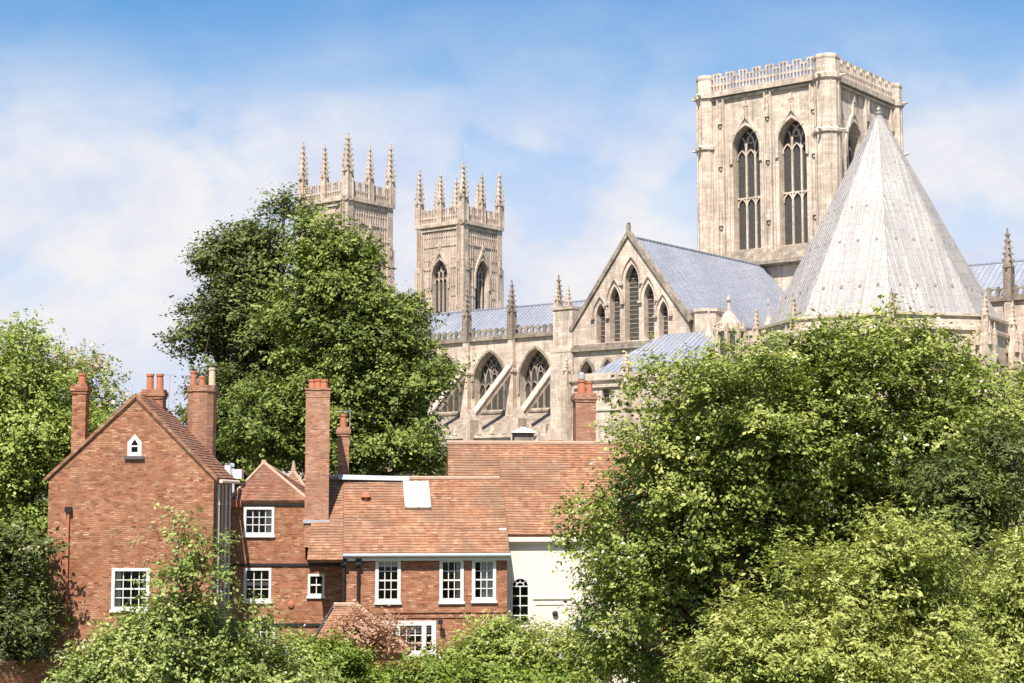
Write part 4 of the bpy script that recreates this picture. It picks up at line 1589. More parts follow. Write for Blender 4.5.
m.tube([(xl - .1, -.36, zE + .04), (xr + .15, -.36, zE + .04)], .085, 8)
m.build('gutter', GREYLEAD, h3)
# skylight panel
sl = lambda t: (-.3 + (ridge_y + .3) * t, zE + .02 + (zrid - zE) * t)
a0, _ = q3(405, 500, 1.9)
a1, _ = q3(431, 500, 1.9)
m = MB()
y0_, z0_ = sl(.58)
y1_, z1_ = sl(.93)
nrm = Vector((0, -(zrid - zE), ridge_y + .3)).normalized()
A = [Vector((a0, y0_, z0_)), Vector((a1, y0_, z0_)), Vector((a1 - .05, y1_, z1_)), Vector((a0 - .05, y1_, z1_))]
m.hexa([p + nrm * .01 for p in A], [p + nrm * .16 for p in A])
am = (a0 + a1) / 2
for q in (a0 + .04, am, a1 - .06):
    m.hexa([p + nrm * .15 for p in (Vector((q - .03, y0_, z0_)), Vector((q + .03, y0_, z0_)), Vector((q - .02, y1_, z1_)), Vector((q - .08, y1_, z1_)))],
           [p + nrm * .2 for p in (Vector((q - .03, y0_, z0_)), Vector((q + .03, y0_, z0_)), Vector((q - .02, y1_, z1_)), Vector((q - .08, y1_, z1_)))])
m.build('skylight', PALEGL, h3)
m = MB()
yv, zv = sl(.72)
av, _ = q3(366, 492, yv)
m.lathe([(.11, zv - .1), (.11, zv + .12), (.24, zv + .1), (.16, zv + .28), (.04, zv + .36)], (av, yv), 8)
m.build('roof_vent', CLAY, h3)
# tall square chimney rising through the slope, and the thin one behind it
a, zt = q3(318, 388, 1.4)
_, zf = q3(318, 520, 1.4)
chimney(h3, a, 1.95, 1.06, 1.1, zf - 1.2, zt, [(-.26, .42, .16, CLAY), (.0, .45, .16, CLAY), (.27, .42, .16, CLAY)], BRICK_P, band=False, label='tall square brick chimney with three short pots', flash=zf)
a, zt = q3(343.5, 427, 4.0)
chimney(h3, a, 4.2, .52, .52, zrid - 1.5, zt, [(0, .6, .15, CLAY)], BRICK_P, label='thin short chimney behind the tall one')
m = MB()
m.tube([(a + .28, 4.0, zt - .8), (a + .3, 4.0, zt + .75)], .018, 5)
m.tube([(a - .35, 4.0, zt + .7), (a + .35, 4.0, zt + .74)], .014, 5)
m.build('aerial', GREYLEAD, h3)
for u in (344, 358.5):
    a, z1 = q3(u, 558, -.1)
    _, z0 = q3(u, 612, -.1)
    pipe(h3, [(a, -.12, 0.0), (a, -.12, z1 - .05)], .065, IRON)
    m = MB()
    m.box(a - .13, a + .13, -.27, -.02, z1 - .3, z1 - .02)
    m.build('hopper', IRON, h3)
a, z0 = q3(440, 620)
m = MB()
m.tube([(a, 0.02, z0), (a, -.3, z0 - .05)], .03, 5)
m.box(a - .1, a + .1, -.42, -.24, z0 - .16, z0 + .02)
m.build('wall_lamp', IRON, h3)

# --- 4: cream house with the taller tiled roof
D4 = 74.0
s0 = pt(508, 550, D4)
h4 = thing('rendered_house', 'cream rendered house with an arched window under a tall steep tile roof', 'house', (s0.x, D4, 0), RZ3)


def q4(px, py, off=0.0):
    x, y = (px - 512) / FPX, (341.5 - py) / FPX
    d = Vector((x, math.cos(PITCH) - y * math.sin(PITCH), math.sin(PITCH) + y * math.cos(PITCH)))
    o = Vector((0, 0, CAMH)) - Vector(h4.location)
    lo = Vector((o.x * c3 + o.y * s3, -o.x * s3 + o.y * c3, o.z))
    ld = Vector((d.x * c3 + d.y * s3, -d.x * s3 + d.y * c3, d.z))
    t = (off - lo.y) / ld.y
    p = lo + ld * t
    return p.x, p.z


f4 = F((0, 0, 0), (1, 0, 0), (0, -1, 0))
xl, zc4 = q4(506, 537)
xr, _ = q4(640, 537)
w0, _ = q4(511, 600)
w1, _ = q4(529.5, 600)
_, wt = q4(520, 577)
_, wb = q4(520, 627)
wc, whw = (w0 + w1) / 2, (w1 - w0) / 2
aro = [(w0, wb), (w1, wb)] + [(wc + whw * math.cos(R(k * 15)), wt - whw + whw * math.sin(R(k * 15))) for k in range(13)]
v0, vt = q4(573, 618)
v1, vb = q4(592, 641)
m = MB()
m.panel(f4, [(xl, -.5), (xr, -.5), (xr, zc4), (xl, zc4)], [aro, rect(v0, v1, vb, vt)], .25)
L4 = 8.6
m.quad((xr, 0, -.5), (xr, L4, -.5), (xr, L4, zc4), (xr, 0, zc4))
m.quad((xl, L4, -.5), (xl, 0, -.5), (xl, 0, zc4), (xl, L4, zc4))
m.quad((xl, .3, 5.2), (xr, .3, 5.2), (xr, L4, 5.2), (xl, L4, 5.2))
m.quad((xr, L4, -.5), (xl, L4, -.5), (xl, L4, zc4), (xr, L4, zc4))
m.build('wall', RENDER, h4)
m = MB()
inn = [(w0 + .07, wb + .08), (w1 - .07, wb + .08)] + [(wc + (whw - .07) * math.cos(R(k * 15)), wt - whw + (whw - .07) * math.sin(R(k * 15))) for k in range(13)]
m.panel(f4, aro, [inn], .12, .02, False, True)
m.fbox(f4, wc - .02, wc + .02, wb + .08, wt - whw, -.12, -.04)
for j in range(1, 5):
    zz = wb + .08 + (wt - whw - wb - .08) * j / 4
    m.fbox(f4, w0 + .07, w1 - .07, zz - .022, zz + .022, -.123, -.043)
m.rib(f4, [(wc + whw * .42 * math.cos(R(k * 20)), wt - whw + whw * .42 * math.sin(R(k * 20))) for k in range(10)], .035, -.12, -.035)
for ang in (45, 90, 135):
    m.rib(f4, [(wc + whw * .44 * math.cos(R(ang)), wt - whw + whw * .44 * math.sin(R(ang))), (wc + (whw - .05) * math.cos(R(ang)), wt - whw + (whw - .05) * math.sin(R(ang)))], .035, -.12, -.038)
w = m.build('window', WHITE, h4)
w['label'] = 'tall round-headed window'
m = MB()
m.add([f4(a, z, -.08) for a, z in inn], [tuple(range(len(inn)))])
m.build('pane', GLASS, w)
sash(h4, f4, v0, v1, vb, vt, 2, 2, .1, .08, [(0, .5, .4, 1)])
m = MB()
m.fbox(f4, xl - .05, xr, zc4 - .2, zc4, -.02, .28)
m.fbox(f4, xl - .02, xr, zc4 - .34, zc4 - .2, -.02, .12)
a, z0 = q4(533, 598)
a1, _ = q4(572, 598)
m.fbox(f4, a, a1, z0 - .05, z0 + .05, -.02, .06)
a2, z2 = q4(565, 600)
m.fbox(f4, a2 - .06, a2 + .06, 0, z0 + .8, -.02, .045)
m.fbox(f4, a + .1, a1, z0 - .3, z0 - .25, -.02, .04)
m.build('cornice', RENDER, h4)
m = MB()
a, z0 = q4(555, 613.5)
m.lathe([(.13, 0), (.13, .1), (.06, .14)], (0, 0), 12)
l = m.build('wall_vent', IRON, h4)
l.location, l.rotation_euler = (a, -.01, z0), (R(90), 0, 0)
# roof
ry = 4.3
rl, zr = q4(448, 444, ry)
rr, _ = q4(562, 445, ry)
_, zlo = q4(520, 535, -.3)
el, _ = q4(447, 530, -.3)
rrr = rr + 4.2
tile_roof('roof', [(xl - .0, -.32, zlo + .02), (xr + .2, -.32, zlo + .02), (rrr, ry, zr), (xl - .0, ry, zr)], TILE, h4, sag=.04)
# the part above the brick wing next door
kk = .42
tl_, tz_ = -.32 + (ry + .32) * kk, zlo + (zr - zlo) * kk
tile_roof('roof', [(rl - .15, tl_ - .01, tz_), (xl - .01, tl_ - .01, tz_), (xl - .01, ry, zr + .01), (rl, ry, zr + .01)], TILE, h4, sag=.03)
tile_roof('roof', [(xr + .2, 2 * ry + .3, zlo), (rl, 2 * ry + .3, zlo), (rl, ry, zr), (rrr, ry, zr)], TILE, h4)
m = MB()
m.add([(rl, tl_, tz_), (rl, 2 * ry, zlo), (rl, ry, zr)], [(0, 1, 2)])
m.box(rl + .05, xl, 2.4, 2 * ry - .1, 0, zlo)
m.build('gable', BRICK, h4)
m = MB()
m.tube([(rl - .05, ry, zr + .06), (rrr, ry, zr + .06)], .11, 6)
m.build('ridge', RIDGE, h4)
m = MB()                                                            # little white parapet stop where the roofs meet
m.box(xl - .35, xl - .02, -.4, .1, zc4 + .05, zc4 + .4)
m.hexa([(xl - .1, -.45, zc4), (xl + .02, -.45, zc4), (xl + .02, .6, zc4 + .0), (xl - .1, .6, zc4)], [(xl - .1, -.45, zc4 + .2), (xl + .02, -.45, zc4 + .2), (xl + .02, .6, zc4 + 1.0), (xl - .1, .6, zc4 + 1.0)])
m.build('kneeler', RENDER, h4)
# lantern on the ridge, low stack and tall right-hand chimney
a, z0 = q4(523, 432, 6.5)
m = MB()
m.box(a - .48, a + .48, 6.0, 7.0, zr - 2.0, z0 - .05)
m.build('roof_lantern', STONE_D, h4)
m = MB()
m.hexa([(a - .62, 5.85, z0 - .05), (a + .62, 5.85, z0 - .05), (a + .62, 7.15, z0 - .05), (a - .62, 7.15, z0 - .05)], [(a - .1, 6.4, z0 + .24), (a + .1, 6.4, z0 + .24), (a + .1, 6.6, z0 + .24), (a - .1, 6.6, z0 + .24)])
m.build('lantern_cap', WHITE, h4)
a, z0 = q4(552, 440, 6.0)
chimney(h4, a, 6.2, 1.1, .6, zr - 2, z0, [], BRICK, label='low brick stack on the ridge')
a, z0 = q4(586, 393, 4.6)
chimney(h4, a, 5.2, .98, 1.1, zr - 4.5, z0, [(-.12, .66, .2, CLAY), (.26, .6, .15, CLAY)], BRICK_P, label='tall brick chimney at the right end of the roof')
m = MB()
m.lathe([(.09, z0 + .6), (.16, z0 + .72), (.16, z0 + .95), (.05, z0 + 1.05)], (a - .12, 5.2), 8)
m.build('chimney_cowl', GREYLEAD, h4)
a0, z0 = q4(592, 449, 6)
m = MB()
m.box(a0, a0 + 3.6, 5.5, 7.5, 0, z0)
m.build('rear_wall', BRICK, h4)
tile_roof('roof', [(a0 - 1.2, 5.4, z0 - .1), (a0 + 3.8, 5.4, z0 - .1), (a0 + 3.8, 7.0, z0 + .3), (a0 - 1.2, 7.0, z0 + .3)], TILE_D, h4)

# --- 5: lean-to outhouse with its tiled roof
D5 = 68.5
h5 = thing('outhouse', 'low brick outhouse with a small tiled roof behind the round bush', 'outhouse', (pt(352, 640, D5).x, D5, 0), 0)


def q5(px, py, D=D5):
    p = pt(px, py, D)
    return p.x - h5.location.x, p.z


a0, z0 = q5(300, 632)
a1, z1 = q5(410, 652)
at, zt = q5(334, 606, D5 + 1.3)
ab, _ = q5(352, 609, D5 + 1.3)
m = MB()
m.box(a0 + .2, a1 - .3, .1, 2.6, -.4, z1)
m.build('wall', BRICK, h5)
tile_roof('roof', [(a0 + .3, -.1, z1 - .05), (a1, -.1, z1 - .05), (ab + .2, 1.3, zt), (at, 1.3, zt)], TILE, h5, sag=.03)
tile_roof('roof', [(a0 + .3, 2.8, z0 - .9), (a0 + .3, -.1, z1 - .05), (at, 1.3, zt), (at, 1.35, zt)], TILE_D, h5)
tile_roof('roof', [(a1, -.1, z1 - .05), (a1, 2.7, z1 - .05), (ab + .2, 1.32, zt), (ab + .2, 1.3, zt)], TILE_D, h5)
m = MB()
m.tube([(a0 + .25, -.12, z1), (at, 1.3, zt + .06)], .06, 6)
m.build('hip_ridge', IRON, h5)
m = MB()
m.tube([(at, 1.3, zt + .05), (ab + .2, 1.3, zt + .05)], .1, 6)
m.tube([(ab + .2, 1.3, zt + .05), (a1, -.1, z1 + .05)], .1, 6)
m.build('ridge', RIDGE, h5)

# --- garden wall at the lower left, in front of the house corner
D6 = 66.0
p0, p1 = pt(-25, 668, D6), pt(78, 640, D6 + 5)
gw = MB()
hgt = 2.2
pts = [Vector((p0.x, p0.y, 0)), Vector((p1.x, p1.y, 0))]
dirv = (pts[1] - pts[0])
Lw = dirv.length
dirv.normalize()
fw_ = F(pts[0], dirv, (dirv.y, -dirv.x, 0))
gw.fbox(fw_, 0, Lw, -.5, p0.z, -.3, 0)
wallo = thing('garden_wall', 'low red brick garden wall running back to the gable house corner', 'wall', (0, 0, 0))
gw.build('wall', BRICK, wallo)
gw = MB()
gw.fbox(fw_, 0, Lw, p0.z, p0.z + .1, -.36, .06)
gw.build('coping', BRICK_P, wallo)


# ------------------------------------------------------------------ vegetation
def leaf_mesh(name, P, Nn, size, tint, mt, parent, aspect=.55, rng=None, axis=None):
    """One diamond leaf per row of P (centres) facing Nn."""
    n = len(P)
    rng = rng or np.random.default_rng(1)
    if axis is None:
        axis = rng.normal(size=(n, 3))
    t = axis - (axis * Nn).sum(1, keepdims=True) * Nn
    t /= np.linalg.norm(t, axis=1, keepdims=True) + 1e-9
    b = np.cross(Nn, t)
    sz = size * rng.uniform(.5, 1.6, (n, 1)) ** 1.1
    fold = sz * rng.uniform(-.12, .12, (n, 1))
    V = np.empty((n, 4, 3), np.float32)
    V[:, 0] = P - t * sz * .5
    V[:, 1] = P + b * sz * .5 * aspect + Nn * fold
    V[:, 2] = P + t * sz * .5
    V[:, 3] = P - b * sz * .5 * aspect + Nn * fold
    me = bpy.data.meshes.new(name)
    me.vertices.add(n * 4)
    me.vertices.foreach_set('co', V.reshape(-1))
    me.loops.add(n * 4)
    me.loops.foreach_set('vertex_index', np.arange(n * 4, dtype=np.int32))
    me.polygons.add(n)
    me.polygons.foreach_set('loop_start', np.arange(0, n * 4, 4, dtype=np.int32))
    at = me.attributes.new('tint', 'FLOAT', 'FACE')
    at.data.foreach_set('value', np.clip(tint, 0, 1).astype(np.float32))
    me.materials.append(mt)
    me.update()
    me.validate()
    o = bpy.data.objects.new(name, me)
    COL.objects.link(o)
    o.parent = parent
    return o


def tree(name, label, cat, base, blobs, mt, clumps, per, leaf, clump_r, seed, droop=0.0, flat=.6, shoots=0.5, trunk_r=.3, inner=.18, blossom=None, group=None, rough=.28,
         limbs=True, wood=BARK, crown='crown', aspect=.55, per_bough=11, bough=2.3, grow=1.0, fill=.26, loose=.36, nlimb=130, twig=.16):
    """blobs: (x, y, z, rx, ry, rz) in world metres; leaves sit in shoots gathered in clumps over uneven lobes."""
    rng = np.random.default_rng(seed)
    base = np.array(base, float)
    root = thing(name, label, cat, tuple(base), 0, group)
    B = np.array([b[:6] for b in blobs], float)
    B[:, :3] -= base
    B[:, 3:6] *= grow
    B[:, 3:6] = np.maximum(B[:, 3:6] - clump_r * bough * .62, B[:, 3:6] * .45)

    def unit(n):
        v = rng.normal(size=(n, 3))
        return v / np.linalg.norm(v, axis=1, keepdims=True)
    wgt = B[:, 3] * B[:, 5]
    wgt /= wgt.sum()
    # boughs: flattened pads over the lobes, bare underneath, so that light and dark clumps form
    nb = max(len(B) * 4, int(clumps / per_bough))
    kb = rng.choice(len(B), nb * 3, p=wgt)
    db = unit(nb * 3)
    db[:, 2] += .12
    db /= np.linalg.norm(db, axis=1, keepdims=True)
    rb = rng.uniform(.55, 1.0 + rough * .55, nb * 3) ** .6
    Cb = B[kb, :3] + db * B[kb, 3:6] * rb[:, None]
    keep = np.ones(len(kb), bool)
    for j in range(len(B)):
        q = np.linalg.norm((Cb - B[j, :3]) / B[j, 3:6], axis=1)
        keep &= ~((q < .62) & (kb != j) & (rng.uniform(size=len(kb)) > inner))
    keep &= Cb[:, 2] > -base[2] + .3
    Cb, db, kb = Cb[keep][:nb], db[keep][:nb], kb[keep][:nb]
    br = clump_r * bough * rng.uniform(.5, 1.4, len(Cb))
    n_fill = int(clumps * fill)
    bi = rng.choice(len(Cb), clumps - n_fill, p=br ** 2 / (br ** 2).sum())
    dd = unit(len(bi))
    dd[:, 2] = np.abs(dd[:, 2]) * 1.1 - .25
    C = Cb[bi] + dd * br[bi][:, None] * np.array([1, 1, .62]) * rng.uniform(.6, 1.05, (len(bi), 1))
    out = db[bi] * .55 + dd * .7 + np.array([0, 0, .25 - droop * .5])
    kf = rng.choice(len(B), n_fill, p=wgt)
    df = unit(n_fill)
    Cf = B[kf, :3] + df * B[kf, 3:6] * rng.uniform(.15, .78, (n_fill, 1))
    C = np.concatenate([C, Cf])
    out = np.concatenate([out, df])
    k = np.concatenate([kb[bi], kf])
    ok = C[:, 2] > -base[2] + .2
    C, out, k = C[ok], out[ok], k[ok]
    nC = len(C)
    out /= np.linalg.norm(out, axis=1, keepdims=True)
    btint = rng.normal(0, .10, len(Cb))
    ctint = np.concatenate([btint[bi], np.zeros(n_fill)])[ok]
    # leaves
    cs = rng.uniform(.55, 1.45, nC) * clump_r
    cnt = np.maximum(4, (per * (cs / clump_r) ** 1.6).astype(int))
    idx = np.repeat(np.arange(nC), cnt)
    n = len(idx)
    g = rng.normal(size=(n, 3)) * np.array([1, 1, flat]) * .5
    nsh = 4                                                         # several shoots leave each clump
    sd_ = rng.normal(size=(nC, nsh, 3)) * .75 + out[:, None, :]
    sd_[:, :, 2] -= droop
    sd_ /= np.linalg.norm(sd_, axis=2, keepdims=True)
    which = rng.integers(0, nsh, n)
    along = rng.uniform(0, 1, n) ** .8
    on = rng.uniform(size=n) < shoots
    P = C[idx] + g * cs[idx][:, None] * np.where(on, .28, 1.0)[:, None]
    P += sd_[idx, which] * (along * cs[idx] * 1.5 * on)[:, None]
    if droop:
        P[:, 2] -= droop * .5 * cs[idx] * along ** 2
    cn = out * .5 + np.array([0, 0, .6]) + rng.normal(size=(nC, 3)) * .25
    Nn = cn[idx] + rng.normal(size=(n, 3)) * loose
    Nn /= np.linalg.norm(Nn, axis=1, keepdims=True)
    ax = rng.normal(size=(n, 3)) * .6 + sd_[idx, which] * .8
    tint = np.repeat(rng.normal(.45, .13, nC) + ctint, cnt) + rng.normal(0, .14, n) + .12 * on * along
    leaf_mesh(crown, P, Nn, leaf, tint, mt, root, aspect, rng, ax)
    if blossom:
        frac, bm, bs = blossom
        sel = (rng.uniform(size=nC) < .38)
        bi = np.where(sel[idx] & (rng.uniform(size=n) < frac) & (g[:, 2] > -.1))[0]
        bp = P[bi] + out[idx[bi]] * .12
        bn = out[idx[bi]] * .6 + rng.normal(size=(len(bi), 3)) * .6 + np.array([0, 0, .4])
        bn /= np.linalg.norm(bn, axis=1, keepdims=True)
        leaf_mesh('blossom', bp, bn, bs, rng.uniform(size=len(bi)), bm, root, .9, rng)
    if limbs:
        mb = MB()
        top = B[:, :3].mean(0)
        h0 = max(1.0, (B[:, 2] - B[:, 5]).min() + .5)
        fork = Vector((top[0] * .3, top[1] * .3, h0))
        mb.tube([(0, 0, -.4), (0, 0, h0 * .35), fork], [trunk_r * 1.35, trunk_r, trunk_r * .8], 9)
        hub = []
        for j in range(len(B)):
            c = fork.lerp(Vector(B[j, :3]), .86)
            mid = fork.lerp(c, .5) + Vector(rng.normal(size=3) * .3)
            mb.tube([fork, mid, c], [trunk_r * .6, trunk_r * .3, trunk_r * .05], 7)
            hub.append((c, mid))
        for i in rng.choice(nC, min(nC, nlimb), replace=False):
            c, mid = hub[k[i]]
            st = mid.lerp(c, rng.uniform(0, 1))
            e = Vector(C[i])
            md = st.lerp(e, .5) + Vector(rng.normal(size=3) * .12 * (e - st).length * .7)
            mb.tube([st, md, e], [trunk_r * twig, trunk_r * twig * .6, .012], 5)
        mb.build('trunk', wood, root)
    return root


def blob(px, py, D, rpx, rpy, ry=None):
    """Crown lobe centred at a pixel and depth, radii in pixels at that depth."""
    p = pt(px, py, D)
    s = D / FPX
    return (p.x, p.y, p.z, rpx * s, (ry if ry else (rpx + rpy) / 2 * s), rpy * s)


LEAF_HAW = leafmat('hawthorn_leaf', (0.07, 0.10, 0.016), (0.215, 0.26, 0.05), (0.45, 0.46, 0.135), .2)
LEAF_LIGHT = leafmat('willow_leaf', (0.13, 0.17, 0.03), (0.31, 0.345, 0.08), (0.48, 0.48, 0.18), .26)
LEAF_DARK = leafmat('dark_beech_leaf', (0.04, 0.055, 0.016), (0.10, 0.125, 0.034), (0.24, 0.26, 0.07), .16)
LEAF_MID = leafmat('hornbeam_leaf', (0.06, 0.09, 0.018), (0.165, 0.21, 0.045), (0.34, 0.365, 0.09), .2)
LEAF_BIRCH = leafmat('birch_leaf', (0.12, 0.17, 0.03), (0.27, 0.33, 0.07), (0.42, 0.45, 0.14), .28)
LEAF_BUSH = leafmat('shrub_leaf', (0.11, 0.16, 0.03), (0.26, 0.31, 0.08), (0.44, 0.46, 0.18), .22)
LEAF_HEDGE = leafmat('hedge_leaf', (0.06, 0.10, 0.015), (0.17, 0.235, 0.035), (0.33, 0.37, 0.07), .18)
LEAF_PINK = leafmat('copper_leaf', (0.30, 0.14, 0.085), (0.42, 0.24, 0.16), (0.55, 0.38, 0.28), .3)
PETAL = leafmat('cream_petal', (0.55, 0.50, 0.42), (0.66, 0.60, 0.54), (0.75, 0.70, 0.62), .25)
PETAL_P = leafmat('pink_petal', (0.42, 0.30, 0.26), (0.55, 0.42, 0.36), (0.66, 0.56, 0.48), .3)
LEAF_CON = leafmat('conifer_needle', (0.04, 0.055, 0.014), (0.10, 0.125, 0.03), (0.20, 0.22, 0.06), .2)

# big trees between the houses and the cathedral
D = 100.0
b0 = pt(245, 470, D)
tree('broadleaf_tree', 'dark olive tree with open bare branches behind the house chimneys', 'tree', (b0.x, D, 0),
     [blob(252, 285, D, 42, 58), blob(222, 258, D, 26, 34), blob(212, 325, D, 42, 42), blob(258, 355, D, 58, 62), blob(235, 425, D, 56, 56), blob(287, 214, D, 22, 26),
      blob(183, 350, D, 24, 13), blob(180, 455, D, 14, 26), blob(290, 420, D, 50, 60), blob(262, 235, D, 12, 20)],
     LEAF_DARK, 2500, 54, .20, .72, 11, droop=.15, flat=.4, trunk_r=.62, rough=.55, shoots=.55, bough=2.1, per_bough=20, fill=.18, nlimb=300, twig=.2)
D = 93.0
b0 = pt(370, 470, D)
tree('broadleaf_tree', 'tall bright green tree with drooping sprays in front of the nearer west tower', 'tree', (b0.x, D, 0),
     [blob(318, 244, D, 22, 36), blob(332, 285, D, 46, 52), blob(350, 264, D, 18, 28), blob(378, 308, D, 34, 42), blob(345, 350, D, 60, 62), blob(396, 355, D, 42, 56), blob(408, 418, D, 40, 62),
      blob(350, 430, D, 66, 62), blob(408, 300, D, 12, 26), blob(300, 330, D, 24, 44), blob(428, 380, D, 18, 34), blob(268, 430, D, 44, 50), blob(306, 214, D, 9, 22), blob(425, 460, D, 26, 40)],
     LEAF_MID, 3400, 54, .20, .72, 12, droop=.4, flat=.4, trunk_r=.55, rough=.55, shoots=.7, bough=2.1, per_bough=18, fill=.26, nlimb=300, twig=.2)

# trees at the left edge
D = 86.0
b0 = pt(15, 480, D)
tree('birch_tree', 'tall light green birch with hanging foliage at the left edge', 'tree', (b0.x, D, 0),
     [blob(15, 345, D, 26, 30), blob(8, 400, D, 40, 50), blob(40, 400, D, 26, 50), blob(15, 470, D, 46, 60), blob(60, 430, D, 26, 46), blob(30, 550, D, 40, 60), blob(-25, 500, D, 30, 90), blob(95, 440, D, 12, 28)],
     LEAF_BIRCH, 2400, 54, .19, .75, 13, droop=.5, flat=.45, trunk_r=.35, rough=.28, shoots=.6)
D = 97.0
b0 = pt(85, 480, D)
tree('blossom_tree', 'pale pinkish blossom tree just left of the gable house roof', 'tree', (b0.x, D, 0),
     [blob(75, 385, D, 26, 26), blob(98, 410, D, 18, 26), blob(60, 375, D, 16, 18), blob(85, 450, D, 30, 40)],
     LEAF_BIRCH, 420, 34, .2, .8, 14, droop=.0, trunk_r=.25, rough=.35, blossom=(.75, PETAL_P, .2))
D = 68.5
b0 = pt(18, 600, D)
tree('shrub', 'dark shrub with whitish leaves beside the left corner of the gable house', 'shrub', (b0.x, D, 0),
     [blob(15, 590, D, 28, 38), blob(28, 555, D, 14, 20), blob(-5, 560, D, 24, 40), blob(20, 630, D, 34, 34), blob(-10, 640, D, 30, 30), blob(30, 650, D, 16, 22)],
     LEAF_DARK, 520, 50, .17, .55, 15, trunk_r=.1, blossom=(.10, PETAL_P, .10), rough=.35)

# foreground right
D = 48.0
b0 = pt(790, 600, D)
tree('hawthorn_tree', 'large spreading tree with cream blossom filling the right half of the foreground', 'tree', (b0.x, D, 0),
     [blob(870, 420, D - .6, 105, 88), blob(740, 440, D - .6, 100, 92), blob(672, 478, D - .6, 66, 70), blob(790, 420, D - .6, 80, 78), blob(960, 420, D, 80, 66), blob(652, 560, D + 2.0, 58, 92), blob(740, 570, D + 2.0, 110, 110),
      blob(880, 540, D + 2.0, 120, 110), blob(990, 470, D, 66, 90), blob(598, 508, D - .6, 34, 28), blob(690, 405, D, 46, 38), blob(900, 354, D, 60, 36), blob(612, 600, D + 2.0, 26, 56), blob(1030, 400, D, 40, 46),
      blob(566, 510, D, 24, 20), blob(612, 545, D, 34, 54), blob(612, 645, D, 30, 46), blob(650, 590, D, 60, 70), blob(640, 672, D + 1, 50, 40), blob(880, 500, D + 1, 60, 50), blob(620, 650, D + 2.0, 54, 56), blob(700, 650, D + 2.0, 70, 60), blob(820, 356, D, 46, 30), blob(760, 372, D, 40, 30), blob(960, 370, D, 50, 34), blob(570, 540, D, 22, 26), blob(800, 500, D + 2.0, 90, 80), blob(668, 432, D, 30, 24)],
     LEAF_HAW, 5000, 66, .125, .46, 16, droop=.0, flat=.42, trunk_r=.24, rough=.30, blossom=(.08, PETAL, .08), shoots=.5, inner=.35, per_bough=23, bough=2.9, grow=1.13, fill=.34)
D = 47.0
b0 = pt(955, 560, D)
tree('conifer_tree', 'small dark conifer standing in front of the large blossom tree', 'tree', (b0.x, D - 5.5, 0),
     [blob(948, 500, D - 5.5, 22, 52), blob(965, 470, D - 5.5, 26, 30), blob(985, 500, D - 5.5, 26, 40), blob(955, 550, D - 5.5, 36, 40), blob(1000, 440, D - 5.5, 22, 40)],
     LEAF_CON, 380, 54, .13, .40, 17, droop=.45, flat=.35, trunk_r=.12, rough=.6, shoots=.75, aspect=.32, bough=2.2, per_bough=16)
D = 33.0
b0 = pt(850, 660, D)
tree('willow_tree', 'pale green feathery tree in the lower right, nearest the camera', 'tree', (b0.x, D, 0),
     [blob(905, 585, D, 46, 60), blob(850, 610, D, 56, 56), blob(780, 640, D, 52, 52), blob(735, 670, D, 40, 40), blob(940, 610, D, 50, 60), blob(850, 680, D, 120, 60), blob(893, 545, D, 16, 34), blob(800, 590, D, 22, 26), blob(720, 640, D, 16, 18)],
     LEAF_LIGHT, 1700, 60, .10, .34, 18, droop=.12, flat=.42, trunk_r=.16, bough=2.6, per_bough=18, grow=1.06, rough=.42, shoots=.7, aspect=.4)
D = 36.0
b0 = pt(1000, 660, D)
tree('willow_tree', 'pale green feathery tree cut off by the right edge of the view', 'tree', (b0.x, D, 0),
     [blob(1000, 620, D, 48, 56), blob(1030, 590, D, 40, 60), blob(985, 680, D, 60, 50), blob(1040, 660, D, 50, 60)],
     LEAF_LIGHT, 760, 60, .10, .34, 19, droop=.1, flat=.42, trunk_r=.15, bough=2.6, per_bough=18, grow=1.06, rough=.42, shoots=.7, aspect=.4)

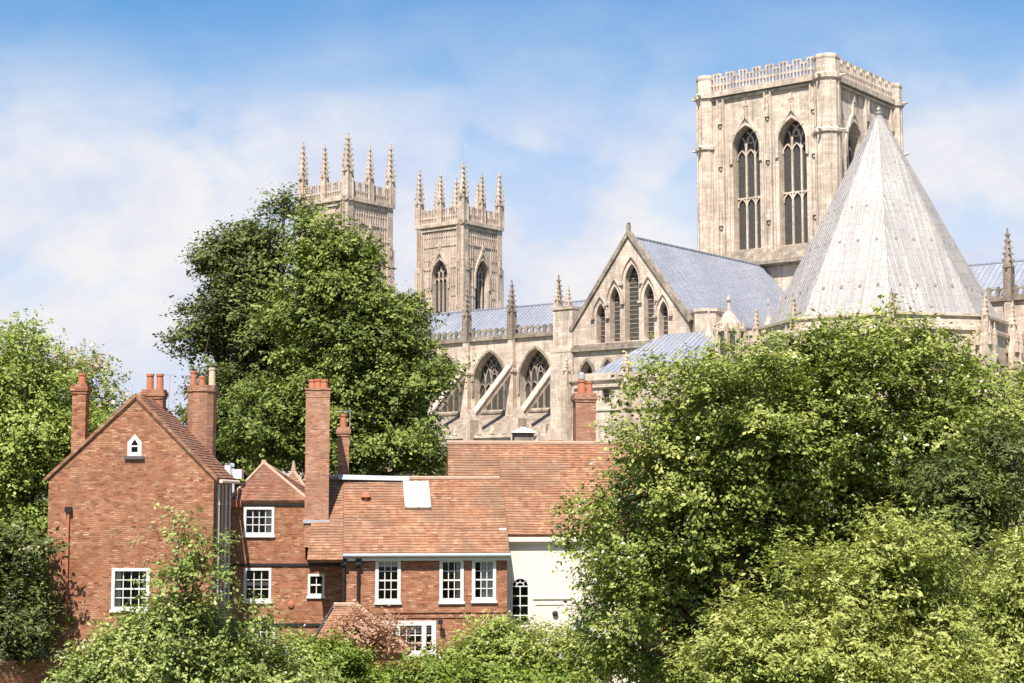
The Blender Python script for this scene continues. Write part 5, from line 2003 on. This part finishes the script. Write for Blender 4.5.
# foreground left and centre
D = 45.0
b0 = pt(180, 660, D)
tree('leafy_shrub', 'large fresh green shrub in the lower left below the gable house', 'shrub', (b0.x, D, 0),
     [blob(180, 662, D, 66, 44), blob(110, 680, D, 46, 36), blob(235, 664, D, 48, 36), blob(190, 630, D, 34, 26), blob(150, 640, D, 30, 24), blob(80, 695, D, 40, 28), blob(285, 690, D, 34, 24)],
     LEAF_BUSH, 1300, 60, .115, .40, 20, flat=.42, bough=2.6, per_bough=16, trunk_r=.1, rough=.26, shoots=.6, blossom=(.08, PETAL, .07))
D = 44.0
b0 = pt(186, 640, D)
tree('sapling', 'slender young tree rising out of the shrub in front of the brick gable', 'tree', (b0.x, D, 0),
     [blob(184, 520, D, 10, 14), blob(176, 542, D, 17, 10), blob(192, 558, D, 22, 14), blob(184, 580, D, 34, 18), blob(200, 548, D, 12, 16), blob(212, 600, D, 26, 14), blob(182, 610, D, 40, 22), blob(225, 575, D, 10, 8), blob(250, 620, D, 26, 12)],
     LEAF_BUSH, 240, 19, .115, .32, 21, trunk_r=.055, rough=.4, shoots=.75)
D = 53.0
b0 = pt(320, 670, D)
tree('round_bush', 'clipped round bright green bush in front of the outhouse', 'shrub', (b0.x, D, 0),
     [blob(320, 672, D, 40, 34), blob(295, 676, D, 30, 32), blob(345, 672, D, 26, 26)],
     LEAF_HEDGE, 620, 56, .12, .36, 22, trunk_r=.08, rough=.12, shoots=.3, inner=.3)
D = 56.0
b0 = pt(440, 690, D)
tree('hedge', 'bright green hedge along the bottom below the brick wing', 'hedge', (b0.x, D, 0),
     [blob(380, 690, D, 30, 24), blob(420, 685, D, 36, 26), blob(465, 684, D, 34, 28), blob(500, 690, D, 40, 24), blob(540, 694, D, 50, 24)],
     LEAF_HEDGE, 760, 56, .12, .36, 23, trunk_r=.06, rough=.15, shoots=.3, inner=.3)
D = 58.0
b0 = pt(520, 660, D)
tree('flowering_shrub', 'loose yellow-green shrub below the arched window', 'shrub', (b0.x, D, 0),
     [blob(510, 656, D, 44, 26), blob(460, 664, D, 30, 18), blob(550, 656, D, 38, 22), blob(500, 640, D, 22, 14), blob(585, 668, D, 36, 24)],
     LEAF_BIRCH, 760, 52, .12, .4, 24, trunk_r=.06, rough=.3, shoots=.65, blossom=(.10, PETAL_P, .1))
D = 66.0
b0 = pt(375, 660, D)
tree('copper_shrub', 'reddish brown shrub growing over the outhouse roof', 'shrub', (b0.x, D, 0),
     [blob(364, 632, D, 20, 18), blob(382, 648, D, 20, 18), blob(350, 645, D, 14, 16)],
     LEAF_PINK, 260, 34, .12, .42, 25, trunk_r=.05, rough=.35, shoots=.6)
